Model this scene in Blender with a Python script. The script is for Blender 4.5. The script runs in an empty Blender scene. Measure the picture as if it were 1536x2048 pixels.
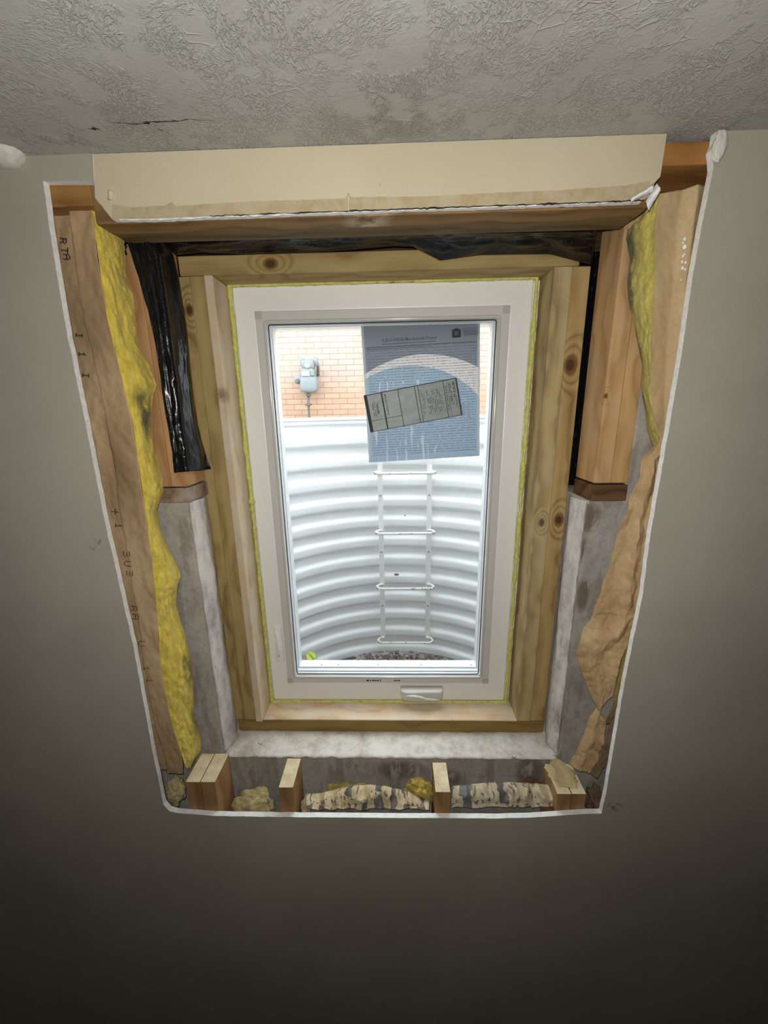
import bpy, bmesh, math, random
from mathutils import Vector, Matrix, noise
random.seed(7)
C = bpy.context.scene.collection
S = bpy.context.scene

# ---------------------------------------------------------------- camera
W, H = 1536.0, 2048.0
F_PX = 779.7
PITCH, YAW, ROLL = 0.25185, 0.028495, 0.016578
CAM = Vector((0.0, -0.787, 2.0))
cy, sy, cp, sp = math.cos(YAW), math.sin(YAW), math.cos(PITCH), math.sin(PITCH)
FW = Vector((-sy*cp, cy*cp, -sp)); RT0 = Vector((cy, sy, 0)); UP0 = RT0.cross(FW)
cr, sr = math.cos(ROLL), math.sin(ROLL)
RT = RT0*cr - UP0*sr; UP = RT0*sr + UP0*cr
cam_d = bpy.data.cameras.new('camera'); cam = bpy.data.objects.new('camera', cam_d); C.objects.link(cam)
m = Matrix((RT, UP, -FW)).transposed().to_4x4(); m.translation = CAM; cam.matrix_world = m
cam_d.sensor_fit = 'VERTICAL'; cam_d.sensor_height = 24.0; cam_d.lens = 24.0*F_PX/H
cam_d.clip_start = 0.02
S.camera = cam

# ---------------------------------------------------------------- world, lamp, exposure
S.view_settings.view_transform = 'Standard'; S.view_settings.look = 'None'
S.view_settings.exposure = 0.0; S.view_settings.gamma = 1.0
try: S.view_settings.use_curve_mapping = False
except Exception: pass
SKY_STRENGTH = 6.6
w = bpy.data.worlds.new('sky'); S.world = w; w.use_nodes = True
bg = w.node_tree.nodes['Background']; bg.inputs[0].default_value = (0.90, 0.96, 1.0, 1); bg.inputs[1].default_value = SKY_STRENGTH
def lamp(name, kind, loc, power, radius, color):
    l = bpy.data.lights.new(name, kind); l.energy = power; l.shadow_soft_size = radius; l.color = color
    o = bpy.data.objects.new(name, l); o.location = loc; C.objects.link(o); return o
hl = lamp('hand_lamp', 'SPOT', CAM + Vector((-0.012, -0.01, 0.035)), 24.5, 0.014, (1.0, 0.98, 0.94))
hl.data.spot_size = math.radians(172); hl.data.spot_blend = 0.75
hl.rotation_euler = Vector((-0.02, 1.0, -0.02)).to_track_quat('-Z', 'Y').to_euler()

# ---------------------------------------------------------------- mapping helpers
def P(x, D, h): return Vector((x, D - 0.787, 2.0 + h))
def ray(px, py): return FW*F_PX + RT*(px - W/2) - UP*(py - H/2)
def at(px, py, D):
    d = ray(px, py); return CAM + d*(D/d.y)
def atz(px, py, z):
    d = ray(px, py); return CAM + d*((z - CAM.z)/d.z)
def fbm(p, s, o=4):
    return noise.fractal(Vector(p)*s, 1.0, 2.0, o)
def interp(poly, t):
    """point at parameter 0..1 on polyline (by index)"""
    n = len(poly) - 1; f = min(max(t, 0), 1)*n; i = min(int(f), n - 1); k = f - i
    return poly[i].lerp(poly[i+1], k)

# ---------------------------------------------------------------- object helpers
def link(name, me, mats, parent=None, origin=None, smooth=False):
    o = bpy.data.objects.new(name, me)
    for mm in (mats if isinstance(mats, (list, tuple)) else [mats]): me.materials.append(mm)
    C.objects.link(o)
    if parent is not None:
        o.parent = parent; off = Vector((0, 0, 0)); q = parent
        while q is not None: off += q.location; q = q.parent
        me.transform(Matrix.Translation(-off))
    elif origin is not None:
        me.transform(Matrix.Translation(-Vector(origin))); o.location = origin
    if smooth:
        for p in me.polygons: p.use_smooth = True
    return o
def tag(o, label=None, cat=None, group=None, kind=None):
    if label: o['label'] = label
    if cat: o['category'] = cat
    if group: o['group'] = group
    if kind: o['kind'] = kind
    return o
def empty(name, loc, **k):
    o = bpy.data.objects.new(name, None); o.location = loc; o.empty_display_size = 0.05; C.objects.link(o); return tag(o, **k)
def bm_mesh(bm, name='m'):
    me = bpy.data.meshes.new(name); bmesh.ops.recalc_face_normals(bm, faces=bm.faces[:]); bm.to_mesh(me); bm.free(); return me
def add_box(bm, a, b, bevel=0.0, seg=2):
    vs = [bm.verts.new((x, y, z)) for x in (a[0], b[0]) for y in (a[1], b[1]) for z in (a[2], b[2])]
    idx = [(0,1,3,2),(4,6,7,5),(0,4,5,1),(2,3,7,6),(0,2,6,4),(1,5,7,3)]
    fs = [bm.faces.new([vs[i] for i in f]) for f in idx]
    if bevel:
        es = list({e for f in fs for e in f.edges})
        bmesh.ops.bevel(bm, geom=es, offset=bevel, segments=seg, affect='EDGES', profile=0.6)
def box_me(a, b, bevel=0.0, seg=2):
    bm = bmesh.new(); a2 = [min(a[i], b[i]) for i in range(3)]; b2 = [max(a[i], b[i]) for i in range(3)]
    add_box(bm, a2, b2, bevel, seg); return bm_mesh(bm)
def add_tube(bm, pts, r, n=10, cap=True):
    rings = []; k = len(pts)
    rr = r if isinstance(r, (list, tuple)) else [r]*k
    ref = Vector((0, 0, 1)); prev = None
    for i, p in enumerate(pts):
        t = (pts[min(i+1, k-1)] - pts[max(i-1, 0)]).normalized()
        if prev is None:
            if abs(t.dot(ref)) > 0.9: ref = Vector((1, 0, 0))
            a = t.cross(ref).normalized()
        else:
            a = (prev - t*prev.dot(t)).normalized()
        prev = a; b = t.cross(a)
        rings.append([bm.verts.new(p + (a*math.cos(2*math.pi*j/n) + b*math.sin(2*math.pi*j/n))*rr[i]) for j in range(n)])
    for i in range(k-1):
        for j in range(n):
            bm.faces.new((rings[i][j], rings[i][(j+1) % n], rings[i+1][(j+1) % n], rings[i+1][j]))
    if cap:
        bm.faces.new(rings[0][::-1]); bm.faces.new(rings[-1])
def grid_me(f, nu, nv, close=False):
    bm = bmesh.new()
    uvl = bm.loops.layers.uv.new('UVMap')
    vs = [[bm.verts.new(f(i/nu, j/nv)) for j in range(nv+1)] for i in range(nu+1)]
    for i in range(nu):
        for j in range(nv):
            fc = bm.faces.new((vs[i][j], vs[i+1][j], vs[i+1][j+1], vs[i][j+1]))
            for l, (a, b) in zip(fc.loops, ((i, j), (i+1, j), (i+1, j+1), (i, j+1))): l[uvl].uv = (a/nu, b/nv)
    me = bpy.data.meshes.new('g'); bm.to_mesh(me); bm.free(); return me
def solid(o, t, offset=0):
    md = o.modifiers.new('thick', 'SOLIDIFY'); md.thickness = t; md.offset = offset; return o
def prism_hole(outer, inner, D0, D1, side_mat=1, back=True, pocket=None):
    """slab between two depths with an opening; outer/inner lists of (x,h)"""
    bm = bmesh.new()
    def loop(pts, D): return [bm.verts.new(P(x, D, h)) for x, h in pts]
    fo, fi = loop(outer, D0), loop(inner, D0)
    for L in (fo, fi):
        for i in range(len(L)): bm.edges.new((L[i], L[(i+1) % len(L)]))
    bmesh.ops.triangle_fill(bm, use_beauty=True, edges=bm.edges[:])
    bo, bi = loop(outer, D1), loop(inner, D1)
    es = []
    for L in (bo, bi):
        for i in range(len(L)): es.append(bm.edges.new((L[i], L[(i+1) % len(L)])))
    bmesh.ops.triangle_fill(bm, use_beauty=True, edges=es)
    for A, B, mi in ((fo, bo, 0), (fi, bi, side_mat)):
        n = len(A)
        for i in range(n):
            f = bm.faces.new((A[i], A[(i+1) % n], B[(i+1) % n], B[i])); f.material_index = mi
    return bm_mesh(bm)

# ---------------------------------------------------------------- material helpers
def s2l(c):
    return tuple((v/255/12.92 if v/255 <= 0.04045 else ((v/255+0.055)/1.055)**2.4) for v in c) + (1.0,)
class NT:
    def __init__(s, name):
        s.m = bpy.data.materials.new(name); s.m.use_nodes = True; s.t = s.m.node_tree
        s.n = s.t.nodes; s.b = s.n['Principled BSDF']; s.out = s.n['Material Output']
        s.tc = s.n.new('ShaderNodeTexCoord')
    def lk(s, a, b): s.t.links.new(a, b)
    def set(s, sock, v):
        if hasattr(v, 'is_output') or isinstance(v, bpy.types.NodeSocket): s.lk(v, sock)
        else: sock.default_value = v
    def mapping(s, scale=(1,1,1), loc=(0,0,0), rot=(0,0,0), src='Object'):
        mp = s.n.new('ShaderNodeMapping'); mp.inputs['Scale'].default_value = scale
        mp.inputs['Location'].default_value = loc; mp.inputs['Rotation'].default_value = rot
        s.lk(s.tc.outputs[src] if isinstance(src, str) else src, mp.inputs[0]); return mp.outputs[0]
    def noise(s, vec, scale=5, detail=4, rough=0.55, dist=0.0, kind='FBM'):
        x = s.n.new('ShaderNodeTexNoise'); x.inputs['Scale'].default_value = scale; x.inputs['Detail'].default_value = detail
        x.inputs['Roughness'].default_value = rough; x.inputs['Distortion'].default_value = dist; s.lk(vec, x.inputs['Vector'])
        return x.outputs[0]
    def voro(s, vec, scale=5, feature='F1', out='Distance', rnd=1.0):
        x = s.n.new('ShaderNodeTexVoronoi'); x.feature = feature; x.inputs['Scale'].default_value = scale
        x.inputs['Randomness'].default_value = rnd; s.lk(vec, x.inputs['Vector']); return x.outputs[out]
    def ramp(s, fac, stops, interp='LINEAR'):
        x = s.n.new('ShaderNodeValToRGB'); e = x.color_ramp.elements; x.color_ramp.interpolation = interp
        while len(e) < len(stops): e.new(0.5)
        for i, (p, c) in enumerate(stops):
            e[i].position = p; e[i].color = c if isinstance(c, tuple) else (c, c, c, 1)
        s.lk(fac, x.inputs[0]); return x.outputs[0]
    def mix(s, fac, a, b, mode='MIX'):
        x = s.n.new('ShaderNodeMix'); x.data_type = 'RGBA'; x.blend_type = mode
        s.set(x.inputs[0], fac); s.set(x.inputs[6], a); s.set(x.inputs[7], b); return x.outputs[2]
    def math(s, op, a, b=0.0, c=None):
        x = s.n.new('ShaderNodeMath'); x.operation = op; s.set(x.inputs[0], a); s.set(x.inputs[1], b)
        if c is not None: s.set(x.inputs[2], c)
        return x.outputs[0]
    def vmath(s, op, a, b):
        x = s.n.new('ShaderNodeVectorMath'); x.operation = op; s.set(x.inputs[0], a); s.set(x.inputs[1], b)
        return x.outputs['Value'] if op in ('DISTANCE', 'LENGTH', 'DOT_PRODUCT') else x.outputs[0]
    def smooth(s, v, lo, hi, a=0.0, b=1.0):
        x = s.n.new('ShaderNodeMapRange'); x.interpolation_type = 'SMOOTHSTEP'
        s.set(x.inputs[0], v)
        for i, q in enumerate((lo, hi, a, b)): x.inputs[i+1].default_value = q
        return x.outputs[0]
    def sep(s, v):
        x = s.n.new('ShaderNodeSeparateXYZ'); s.lk(v, x.inputs[0]); return x.outputs
    def bump(s, h, strength=0.3, dist=0.01):
        x = s.n.new('ShaderNodeBump'); x.inputs['Strength'].default_value = strength; x.inputs['Distance'].default_value = dist
        s.lk(h, x.inputs['Height']); s.lk(x.outputs[0], s.b.inputs['Normal']); return x
    def col(s, v): s.set(s.b.inputs['Base Color'], v)
    def rough(s, v): s.set(s.b.inputs['Roughness'], v)
    def pos(s):
        g = s.n.new('ShaderNodeNewGeometry'); return g.outputs['Position']
    def spot(s, pt, rad, soft=0.5, stretch=(1,1,1), vec=None):
        """1 inside a blotch around a world point"""
        v = s.vmath('SUBTRACT', vec if vec is not None else s.pos(), tuple(pt))
        v = s.vmath('MULTIPLY', v, stretch); d = s.vmath('LENGTH', v, (0,0,0))
        return s.smooth(d, rad*(1-soft), rad, 1.0, 0.0)

def simple(name, rgb, rough=0.5, metal=0.0, spec=None, nz=0.0, nscale=40, bump=0.0):
    t = NT(name); c = s2l(rgb)
    if nz or bump:
        n = t.noise(t.mapping(), nscale, 4)
        k = t.ramp(n, [(0.3, tuple(v*(1-nz) for v in c[:3])+(1,)), (0.7, tuple(min(1, v*(1+nz)) for v in c[:3])+(1,))])
        t.col(k)
        if bump: t.bump(n, bump, 0.003)
    else: t.col(c)
    t.rough(rough); t.b.inputs['Metallic'].default_value = metal
    if spec is not None: t.b.inputs['Specular IOR Level'].default_value = spec
    return t.m

def wood(name, light, dark, axis='z', knots=(), dirt=0.25, seed=0.0, stain_or_sheen=None, dust=None, gscale=1.0, rough=0.7):
    """grain running along the axis; knots: (world point, radius)"""
    t = NT(name); pos = t.pos()
    ax = {'x': 0, 'y': 1, 'z': 2}[axis]
    sc = [34*gscale]*3; sc[ax] = 1.6
    loc = (seed*1.37, seed*2.1, seed*0.7)
    v = t.mapping(tuple(sc), loc, src=pos)
    # knots warp the grain
    kmask = None
    for kp, r in knots:
        st = [1, 0.6, 1]; st[ax] = 0.55
        d = t.spot(kp, r*3.2, 1.0, tuple(st))
        kmask = d if kmask is None else t.math('MAXIMUM', kmask, d)
    warp = t.noise(t.mapping((6, 6, 6), loc, src=pos), 1.0, 2)
    s3 = t.sep(v)
    o1, o2 = [i for i in range(3) if i != ax]
    g = t.math('ADD', t.math('MULTIPLY', s3[o1], 0.55), t.math('MULTIPLY', s3[o2], 0.45))
    g = t.math('ADD', g, t.math('MULTIPLY', warp, 2.2))
    if kmask is not None: g = t.math('ADD', g, t.math('MULTIPLY', kmask, 3.0))
    ring = t.math('FRACT', g)
    ringc = t.ramp(ring, [(0.0, 0.25), (0.55, 1.0), (0.86, 0.75), (1.0, 0.2)])
    fine = t.noise(v, 1.6, 6, 0.65)
    big = t.noise(t.mapping((2.2, 2.2, 2.2), loc, src=pos), 2.0, 4, 0.6)
    f = t.math('ADD', t.math('MULTIPLY', ringc, 0.45), t.math('MULTIPLY', fine, 0.75))
    c = t.mix(t.smooth(f, 0.25, 0.95), s2l(dark), s2l(light))
    c = t.mix(t.smooth(big, 0.52, 0.78, 0, dirt), c, s2l((58, 46, 30)))
    for kp, r in knots:
        st = [1, 0.5, 1]; st[ax] = 0.75
        k2 = t.spot(kp, r*1.35, 0.35, tuple(st)); c = t.mix(t.math('MULTIPLY', k2, 0.75), c, s2l((112, 72, 34)))
        k1 = t.spot(kp, r*0.8, 0.35, tuple(st)); c = t.mix(t.math('MULTIPLY', k1, 0.8), c, s2l((66, 38, 22)))
    if stain_or_sheen:
        for sp_, r, colr, a in stain_or_sheen:
            m_ = t.math('MULTIPLY', t.spot(sp_, r, 0.8), t.smooth(t.noise(t.mapping(src=pos), 30, 5), 0.35, 0.6))
            c = t.mix(t.math('MULTIPLY', m_, a), c, s2l(colr))
    if dust:
        dm = t.smooth(t.noise(t.mapping((3, 3, 3), src=pos), 4.0, 6, 0.65), 0.38, 0.62, 0, dust)
        c = t.mix(dm, c, s2l((216, 208, 196)))
    t.col(c); t.rough(rough); t.b.inputs['Specular IOR Level'].default_value = 0.25
    t.bump(f, 0.25, 0.002)
    return t.m

# ---------------------------------------------------------------- materials
# painted drywall
t = NT('painted_drywall'); v = t.mapping(src=t.pos())
n1 = t.noise(v, 2.2, 4); n2 = t.noise(v, 420, 2); n3 = t.noise(v, 60, 3)
c = t.mix(t.smooth(n1, 0.3, 0.7), s2l((172, 166, 151)), s2l((186, 180, 165)))
c = t.mix(t.smooth(n2, 0.3, 0.75, 0, 0.22), c, s2l((130, 124, 108)))
sm = t.math('MULTIPLY', t.spot(at(195, 1090, 0.787), 0.03, 0.9, (1, 1, 1.2)), t.smooth(t.noise(t.mapping((60, 60, 16), src=t.pos()), 3, 5), 0.5, 0.66))
c = t.mix(t.math('MULTIPLY', sm, 0.7), c, s2l((84, 78, 66)))
sm = t.math('MULTIPLY', t.spot(at(1228, 1612, 0.787), 0.035, 0.9), t.smooth(t.noise(v, 70, 4), 0.45, 0.62))
c = t.mix(t.math('MULTIPLY', sm, 0.6), c, s2l((78, 72, 60)))
t.col(c); t.rough(0.75); t.b.inputs['Specular IOR Level'].default_value = 0.25
t.bump(t.math('ADD', t.math('MULTIPLY', n2, 0.5), n3), 0.16, 0.0015); M_WALL = t.m
t = NT('gypsum_edge'); v = t.mapping(src=t.pos()); n = t.noise(v, 90, 5, 0.7)
c = t.mix(t.smooth(n, 0.3, 0.66), s2l((232, 232, 230)), s2l((252, 252, 250)))
c = t.mix(t.smooth(t.noise(v, 24, 5), 0.70, 0.78, 0, 0.5), c, s2l((130, 120, 104)))
t.col(c); t.rough(0.95); t.bump(n, 0.25, 0.0015); M_GYP = t.m
t = NT('cream_drywall'); v = t.mapping(src=t.pos()); n2 = t.noise(v, 380, 2)
c = t.mix(t.smooth(t.noise(v, 3, 3), 0.3, 0.7), s2l((203, 192, 163)), s2l((212, 200, 172)))
c = t.mix(t.smooth(n2, 0.35, 0.75, 0, 0.16), c, s2l((160, 148, 118)))
c = t.mix(t.smooth(t.noise(t.mapping((1, 1, 0.5), src=t.pos()), 35, 6, 0.7), 0.68, 0.73, 0, 0.4), c, s2l((130, 112, 84)))
t.col(c); t.rough(0.7); t.bump(n2, 0.12, 0.001); M_CREAM = t.m
t = NT('torn_paper_band'); v = t.mapping(src=t.pos()); n = t.noise(v, 30, 6, 0.65)
c = t.mix(t.smooth(n, 0.35, 0.6), s2l((178, 158, 122)), s2l((190, 176, 144)))
c = t.mix(t.smooth(t.noise(t.mapping((1.6, 1, 0.35), src=t.pos()), 60, 5, 0.7), 0.64, 0.72, 0, 0.55), c, s2l((98, 78, 52)))
t.col(c); t.rough(0.85); t.bump(n, 0.3, 0.002); M_BAND = t.m
# ceiling stomp texture
t = NT('stomped_ceiling'); pos = t.pos()
wv = t.noise(t.mapping((1, 1, 1), src=pos), 7, 3)
x = t.n.new('ShaderNodeMix'); x.data_type = 'VECTOR'; x.inputs[0].default_value = 0.05
tn = t.n.new('ShaderNodeTexNoise'); tn.inputs['Scale'].default_value = 9; tn.inputs['Detail'].default_value = 4; t.lk(t.mapping(src=pos), tn.inputs[0])
t.lk(pos, x.inputs[4]); t.lk(tn.outputs[1], x.inputs[5]); wp = x.outputs[1]
vc = t.voro(wp, 13, 'F1', 'Color'); s3 = t.sep(vc)
# in every stomp cell strokes run another way
ang = t.math('MULTIPLY', s3[0], 6.28)
rot = t.n.new('ShaderNodeVectorRotate'); rot.rotation_type = 'Z_AXIS'; t.lk(wp, rot.inputs['Vector']); t.lk(ang, rot.inputs['Angle'])
st = t.noise(t.mapping((0.42, 1.0, 1.0), src=rot.outputs[0]), 170, 4, 0.6, 0.35)
ridge = t.math('SUBTRACT', 1.0, t.math('ABSOLUTE', t.math('MULTIPLY', t.math('SUBTRACT', st, 0.5), 5.0)))
ridge = t.smooth(ridge, 0.55, 1.0)
gate = t.smooth(t.noise(t.mapping(src=pos), 22, 3), 0.40, 0.55)
ed = t.voro(wp, 42, 'DISTANCE_TO_EDGE'); edr = t.math('MULTIPLY', t.smooth(ed, 0.0, 0.05, 1, 0), t.smooth(t.noise(t.mapping(src=pos), 12, 3), 0.5, 0.62))
hgt = t.math('ADD', t.math('MULTIPLY', t.math('MULTIPLY', ridge, gate), 0.8), t.math('MULTIPLY', edr, 0.4))
hgt = t.math('ADD', hgt, t.math('MULTIPLY', t.noise(t.mapping(src=pos), 220, 3), 0.35))
hgt = t.math('ADD', hgt, t.math('MULTIPLY', t.noise(t.mapping(src=pos), 30, 3), 0.7))
c = t.mix(t.smooth(t.noise(t.mapping(src=pos), 4, 5), 0.3, 0.7), s2l((166, 164, 157)), s2l((180, 179, 173)))
dirt = t.math('MULTIPLY', t.spot(at(800, 255, 0.74), 0.16, 1.0, (1, 1.6, 1)), t.smooth(t.noise(t.mapping(src=pos), 22, 5), 0.35, 0.65))
c = t.mix(t.math('MULTIPLY', t.smooth(hgt, .6, 1.6), .35), c, s2l((214, 214, 208)))
c = t.mix(t.math('MULTIPLY', dirt, 0.5), c, s2l((112, 104, 92)))
t.col(c); t.rough(0.85); t.bump(hgt, 0.7, 0.0022); M_CEIL = t.m
def concrete(name, a, b, dust, stain_or_sheen=0.35, bump=0.5):
    t = NT(name); v = t.mapping(src=t.pos())
    n = t.noise(v, 9, 6, 0.65); n2 = t.noise(v, 55, 5, 0.7)
    c = t.mix(t.smooth(n, 0.3, 0.7), s2l(a), s2l(b))
    c = t.mix(t.smooth(n2, 0.35, 0.75, 0, 0.3), c, s2l((70, 64, 56)))
    c = t.mix(t.smooth(t.noise(t.mapping((3, 3, 0.8), src=t.pos()), 9, 5, 0.6), 0.52, 0.6, 0, stain_or_sheen), c, s2l((104, 84, 64)))
    if name == 'grey_concrete':
        for q_, D_, r_, st_ in CONC_SPOTS:
            k_ = t.math('MULTIPLY', t.spot(at(q_[0], q_[1], D_), r_, .6, st_), t.smooth(t.noise(t.mapping((1.6, 1, .6), src=t.pos()), 26, 5, .6), .38, .5))
            c = t.mix(t.math('MULTIPLY', k_, .8), c, s2l((98, 76, 60)))
    if dust: c = t.mix(t.smooth(t.noise(t.mapping((1, 1, .4), src=t.pos()), 16, 6, 0.7), 0.34, 0.62, 0, dust), c, s2l((222, 216, 208)))
    t.col(c); t.rough(0.95); t.bump(t.math('ADD', n, n2), bump, 0.004); return t.m
CONC_SPOTS = [((1172,1035),.912,.05,(1,1,.9)),((1165,1100),.912,.022,(1,1,.5)),((1165,1190),.912,.022,(1,1,.35)),((1060,1545),.912,.05,(1,1,.6)),((345,1150),.912,.03,(1,1,.5)),((800,1540),.912,.06,(.6,1,1.4)),((900,1560),.912,.05,(1,1,1))]
M_CONC = concrete('grey_concrete', (164, 157, 147), (188, 180, 170), 0.12)
M_JAMB = concrete('plastered_concrete_jamb', (160, 152, 144), (192, 184, 176), 0.75, 0.25, 0.7)
M_EXTC = concrete('outer_concrete', (170, 168, 162), (190, 188, 182), 0)
M_FLOOR = concrete('floor_concrete', (120, 112, 100), (138, 130, 118), 0)
# fiberglass
def fiber(name, darks=(), a=(240, 216, 84), b=(204, 172, 50)):
    t = NT(name); v = t.mapping(src=t.pos())
    n = t.noise(t.mapping((1, 1, 0.45), src=t.pos()), 60, 6, 0.7); n2 = t.noise(v, 320, 4, 0.7)
    c = t.mix(t.smooth(n, 0.32, 0.68), s2l(b), s2l(a))
    c = t.mix(t.smooth(n2, 0.3, 0.8, 0, 0.4), c, s2l((236, 220, 130)))
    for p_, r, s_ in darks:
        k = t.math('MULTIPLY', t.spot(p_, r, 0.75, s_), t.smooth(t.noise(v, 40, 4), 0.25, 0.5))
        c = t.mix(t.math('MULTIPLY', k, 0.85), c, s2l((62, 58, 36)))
    t.col(c); t.rough(1.0); t.b.inputs['Specular IOR Level'].default_value = 0.05
    t.b.inputs['Sheen Weight'].default_value = 0.25
    t.bump(t.math('ADD', n, t.math('MULTIPLY', n2, 0.8)), 0.8, 0.004); return t.m
# kraft paper
def kraft(name, a=(204, 176, 138), b=(182, 152, 114), dark=()):
    t = NT(name); v = t.mapping(src=t.pos())
    n = t.noise(t.mapping((1, 1, 0.3), src=t.pos()), 14, 5, 0.6)
    c = t.mix(t.smooth(n, 0.35, 0.65), s2l(b), s2l(a))
    c = t.mix(t.smooth(t.noise(v, 150, 4), 0.4, 0.8, 0, 0.2), c, s2l((120, 92, 60)))
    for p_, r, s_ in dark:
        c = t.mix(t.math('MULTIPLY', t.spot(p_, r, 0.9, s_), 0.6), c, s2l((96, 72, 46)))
    t.col(c); t.rough(0.62); t.b.inputs['Specular IOR Level'].default_value = 0.35
    t.bump(t.noise(v, 45, 5, 0.6), 0.25, 0.003); return t.m
M_BLACKP = NT('black_plastic_sheet')
v = M_BLACKP.mapping(src=M_BLACKP.pos())
k = M_BLACKP.smooth(M_BLACKP.noise(M_BLACKP.mapping((2, 2, .6), src=M_BLACKP.pos()), 60, 6, 0.75), 0.56, 0.72, 0, 0.25)
M_BLACKP.col(M_BLACKP.mix(k, (0.006, 0.006, 0.008, 1), s2l((150, 145, 140)))); M_BLACKP.rough(0.22); M_BLACKP.b.inputs['Specular IOR Level'].default_value = 0.3
M_BLACKP.bump(M_BLACKP.noise(v, 30, 5, 0.6), 0.35, 0.004); M_BLACKP = M_BLACKP.m
M_FOAM = simple('spray_foam', (208, 208, 112), 0.55, nz=0.18, nscale=90, bump=0.6)
M_VINYL = simple('white_vinyl', (246, 244, 240), 0.38, nz=0.02, nscale=300, bump=0.03)
M_SCRF = simple('screen_frame_enamel', (214, 212, 206), 0.3)
M_SASH = simple('sash_vinyl', (236, 238, 240), 0.25)
M_HANDLE = simple('handle_enamel', (214, 210, 204), 0.22)
M_GASK = simple('black_gasket', (40, 44, 50), 0.5)
M_PRINT = simple('black_ink', (26, 24, 24), 0.7)
M_PRINTB = simple('label_ink', (38, 42, 48), 0.6)
_t = NT('pale_ink'); _t.col(s2l((214, 222, 226)))
_l = _t.n.new('ShaderNodeBsdfTranslucent'); _l.inputs[0].default_value = s2l((226, 232, 236)); _m = _t.n.new('ShaderNodeMixShader'); _m.inputs[0].default_value = .55
_t.lk(_t.b.outputs[0], _m.inputs[1]); _t.lk(_l.outputs[0], _m.inputs[2]); _t.lk(_m.outputs[0], _t.out.inputs[0]); M_PRINTW = _t.m
M_DARKCRACK = simple('dark_crack', (48, 42, 34), 0.95)
M_NAIL = simple('nail_steel', (60, 52, 46), 0.4, 0.8)
# glass and insect screen
t = NT('window_glass'); tr = t.n.new('ShaderNodeBsdfTransparent'); tr.inputs[0].default_value = (0.95, 0.97, 0.97, 1)
gl = t.n.new('ShaderNodeBsdfGlossy'); gl.inputs['Roughness'].default_value = 0.02; mx = t.n.new('ShaderNodeMixShader')
mx.inputs[0].default_value = 0.04; t.lk(tr.outputs[0], mx.inputs[1]); t.lk(gl.outputs[0], mx.inputs[2]); t.lk(mx.outputs[0], t.out.inputs[0]); M_GLASS = t.m
t = NT('insect_screen_mesh'); pos = t.pos(); s3 = t.sep(pos)
wx = t.math('FRACT', t.math('MULTIPLY', s3[0], 640.0)); wz = t.math('FRACT', t.math('MULTIPLY', s3[2], 640.0))
wire = t.math('MAXIMUM', t.math('LESS_THAN', wx, 0.10), t.math('LESS_THAN', wz, 0.10))
tr = t.n.new('ShaderNodeBsdfTransparent'); df = t.n.new('ShaderNodeBsdfDiffuse'); df.inputs[0].default_value = s2l((120, 124, 128))
mx = t.n.new('ShaderNodeMixShader'); t.lk(wire, mx.inputs[0]); t.lk(tr.outputs[0], mx.inputs[1]); t.lk(df.outputs[0], mx.inputs[2]); t.lk(mx.outputs[0], t.out.inputs[0]); M_MESH = t.m

# ================================================================ STRUCTURE
# ---- drywall wall with the cut opening
hole_px = [(86,362),(101,471),(115,555),(135,674),(141,700),(172,852),(195,971),(216,1072),(236,1157),(241,1180),(268,1298),(288,1410),(305,1502),(327,1610),
           (338,1622),(352,1626),(437,1632),(560,1634),(689,1635),(810,1636),(881,1636),(995,1637),(1063,1635),(1165,1628),(1203,1627),
           (1212,1586),(1229,1485),(1246,1383),(1266,1281),(1285,1194),(1298,1089),(1318,971),(1339,852),(1363,710),(1373,640),(1388,538),(1410,420),(1427,335),(1423,300),(1430,284)]
hole = []
for i, (a, b) in enumerate(hole_px):
    p = at(a, b, 0.787); hole.append((p.x, p.z - 2.0))
HC = 0.436                                     # ceiling height above the camera
dense = []
for i in range(len(hole)-1):
    (x0, h0), (x1, h1) = hole[i], hole[i+1]; n = max(1, int(math.hypot(x1-x0, h1-h0)/0.012))
    for k in range(n):
        u = k/n; x = x0+(x1-x0)*u; h = h0+(h1-h0)*u
        j = 0.0010*noise.noise(Vector((x*40, h*40, 3))) + 0.0005*noise.noise(Vector((x*260, h*260, 9)))
        dense.append((x+j, h+j))
dense.append(hole[-1])
xr = dense[-1][0]
top = [(xr, HC+0.004), (0.455, HC+0.004)]
pl = at(188, 318, 0.787); xl = pl.x
p2 = at(188, 362, 0.787); top += [(xl, HC+0.004), (p2.x, p2.z-2.0)]
inner = dense + top
outer = [(-1.9, HC), (-1.9, -2.0), (1.9, -2.0), (1.9, HC+0.001)]
wall = link('wall_front', prism_hole([(-1.9, HC+0.01), (-1.9, -2.0), (1.9, -2.0), (1.9, HC+0.01)], inner, 0.787, 0.800), [M_WALL, M_GYP])
tag(wall, 'greige painted drywall around the rough cut window opening', 'wall', kind='structure')
# ---- ceiling, floor, other walls
ceil = link('ceiling', box_me((-1.9, -3.0, 2.0+HC), (1.9, 0.125, 2.0+HC+0.1)), M_CEIL); tag(ceil, kind='structure', label='white stomp textured ceiling with a crack near the wall', cat='ceiling')
fl = link('floor', box_me((-1.9, -3.0, -0.1), (1.9, 0.125, 0.0)), M_FLOOR); tag(fl, kind='structure', label='bare concrete basement floor', cat='floor')
for nm, a, b in (('wall_left', (-2.0, -3.0, 0), (-1.9, 0.12, 2.0+HC)), ('wall_right', (1.9, -3.0, 0), (2.0, 0.12, 2.0+HC)), ('wall_back', (-2.0, -3.1, 0), (2.0, -3.0, 2.0+HC))):
    o = link(nm, box_me(a, b), M_WALL); tag(o, kind='structure', label='painted drywall '+nm.replace('_', ' on the ').replace('wall on the', 'wall on the')+' side of the room', cat='wall')
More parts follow.
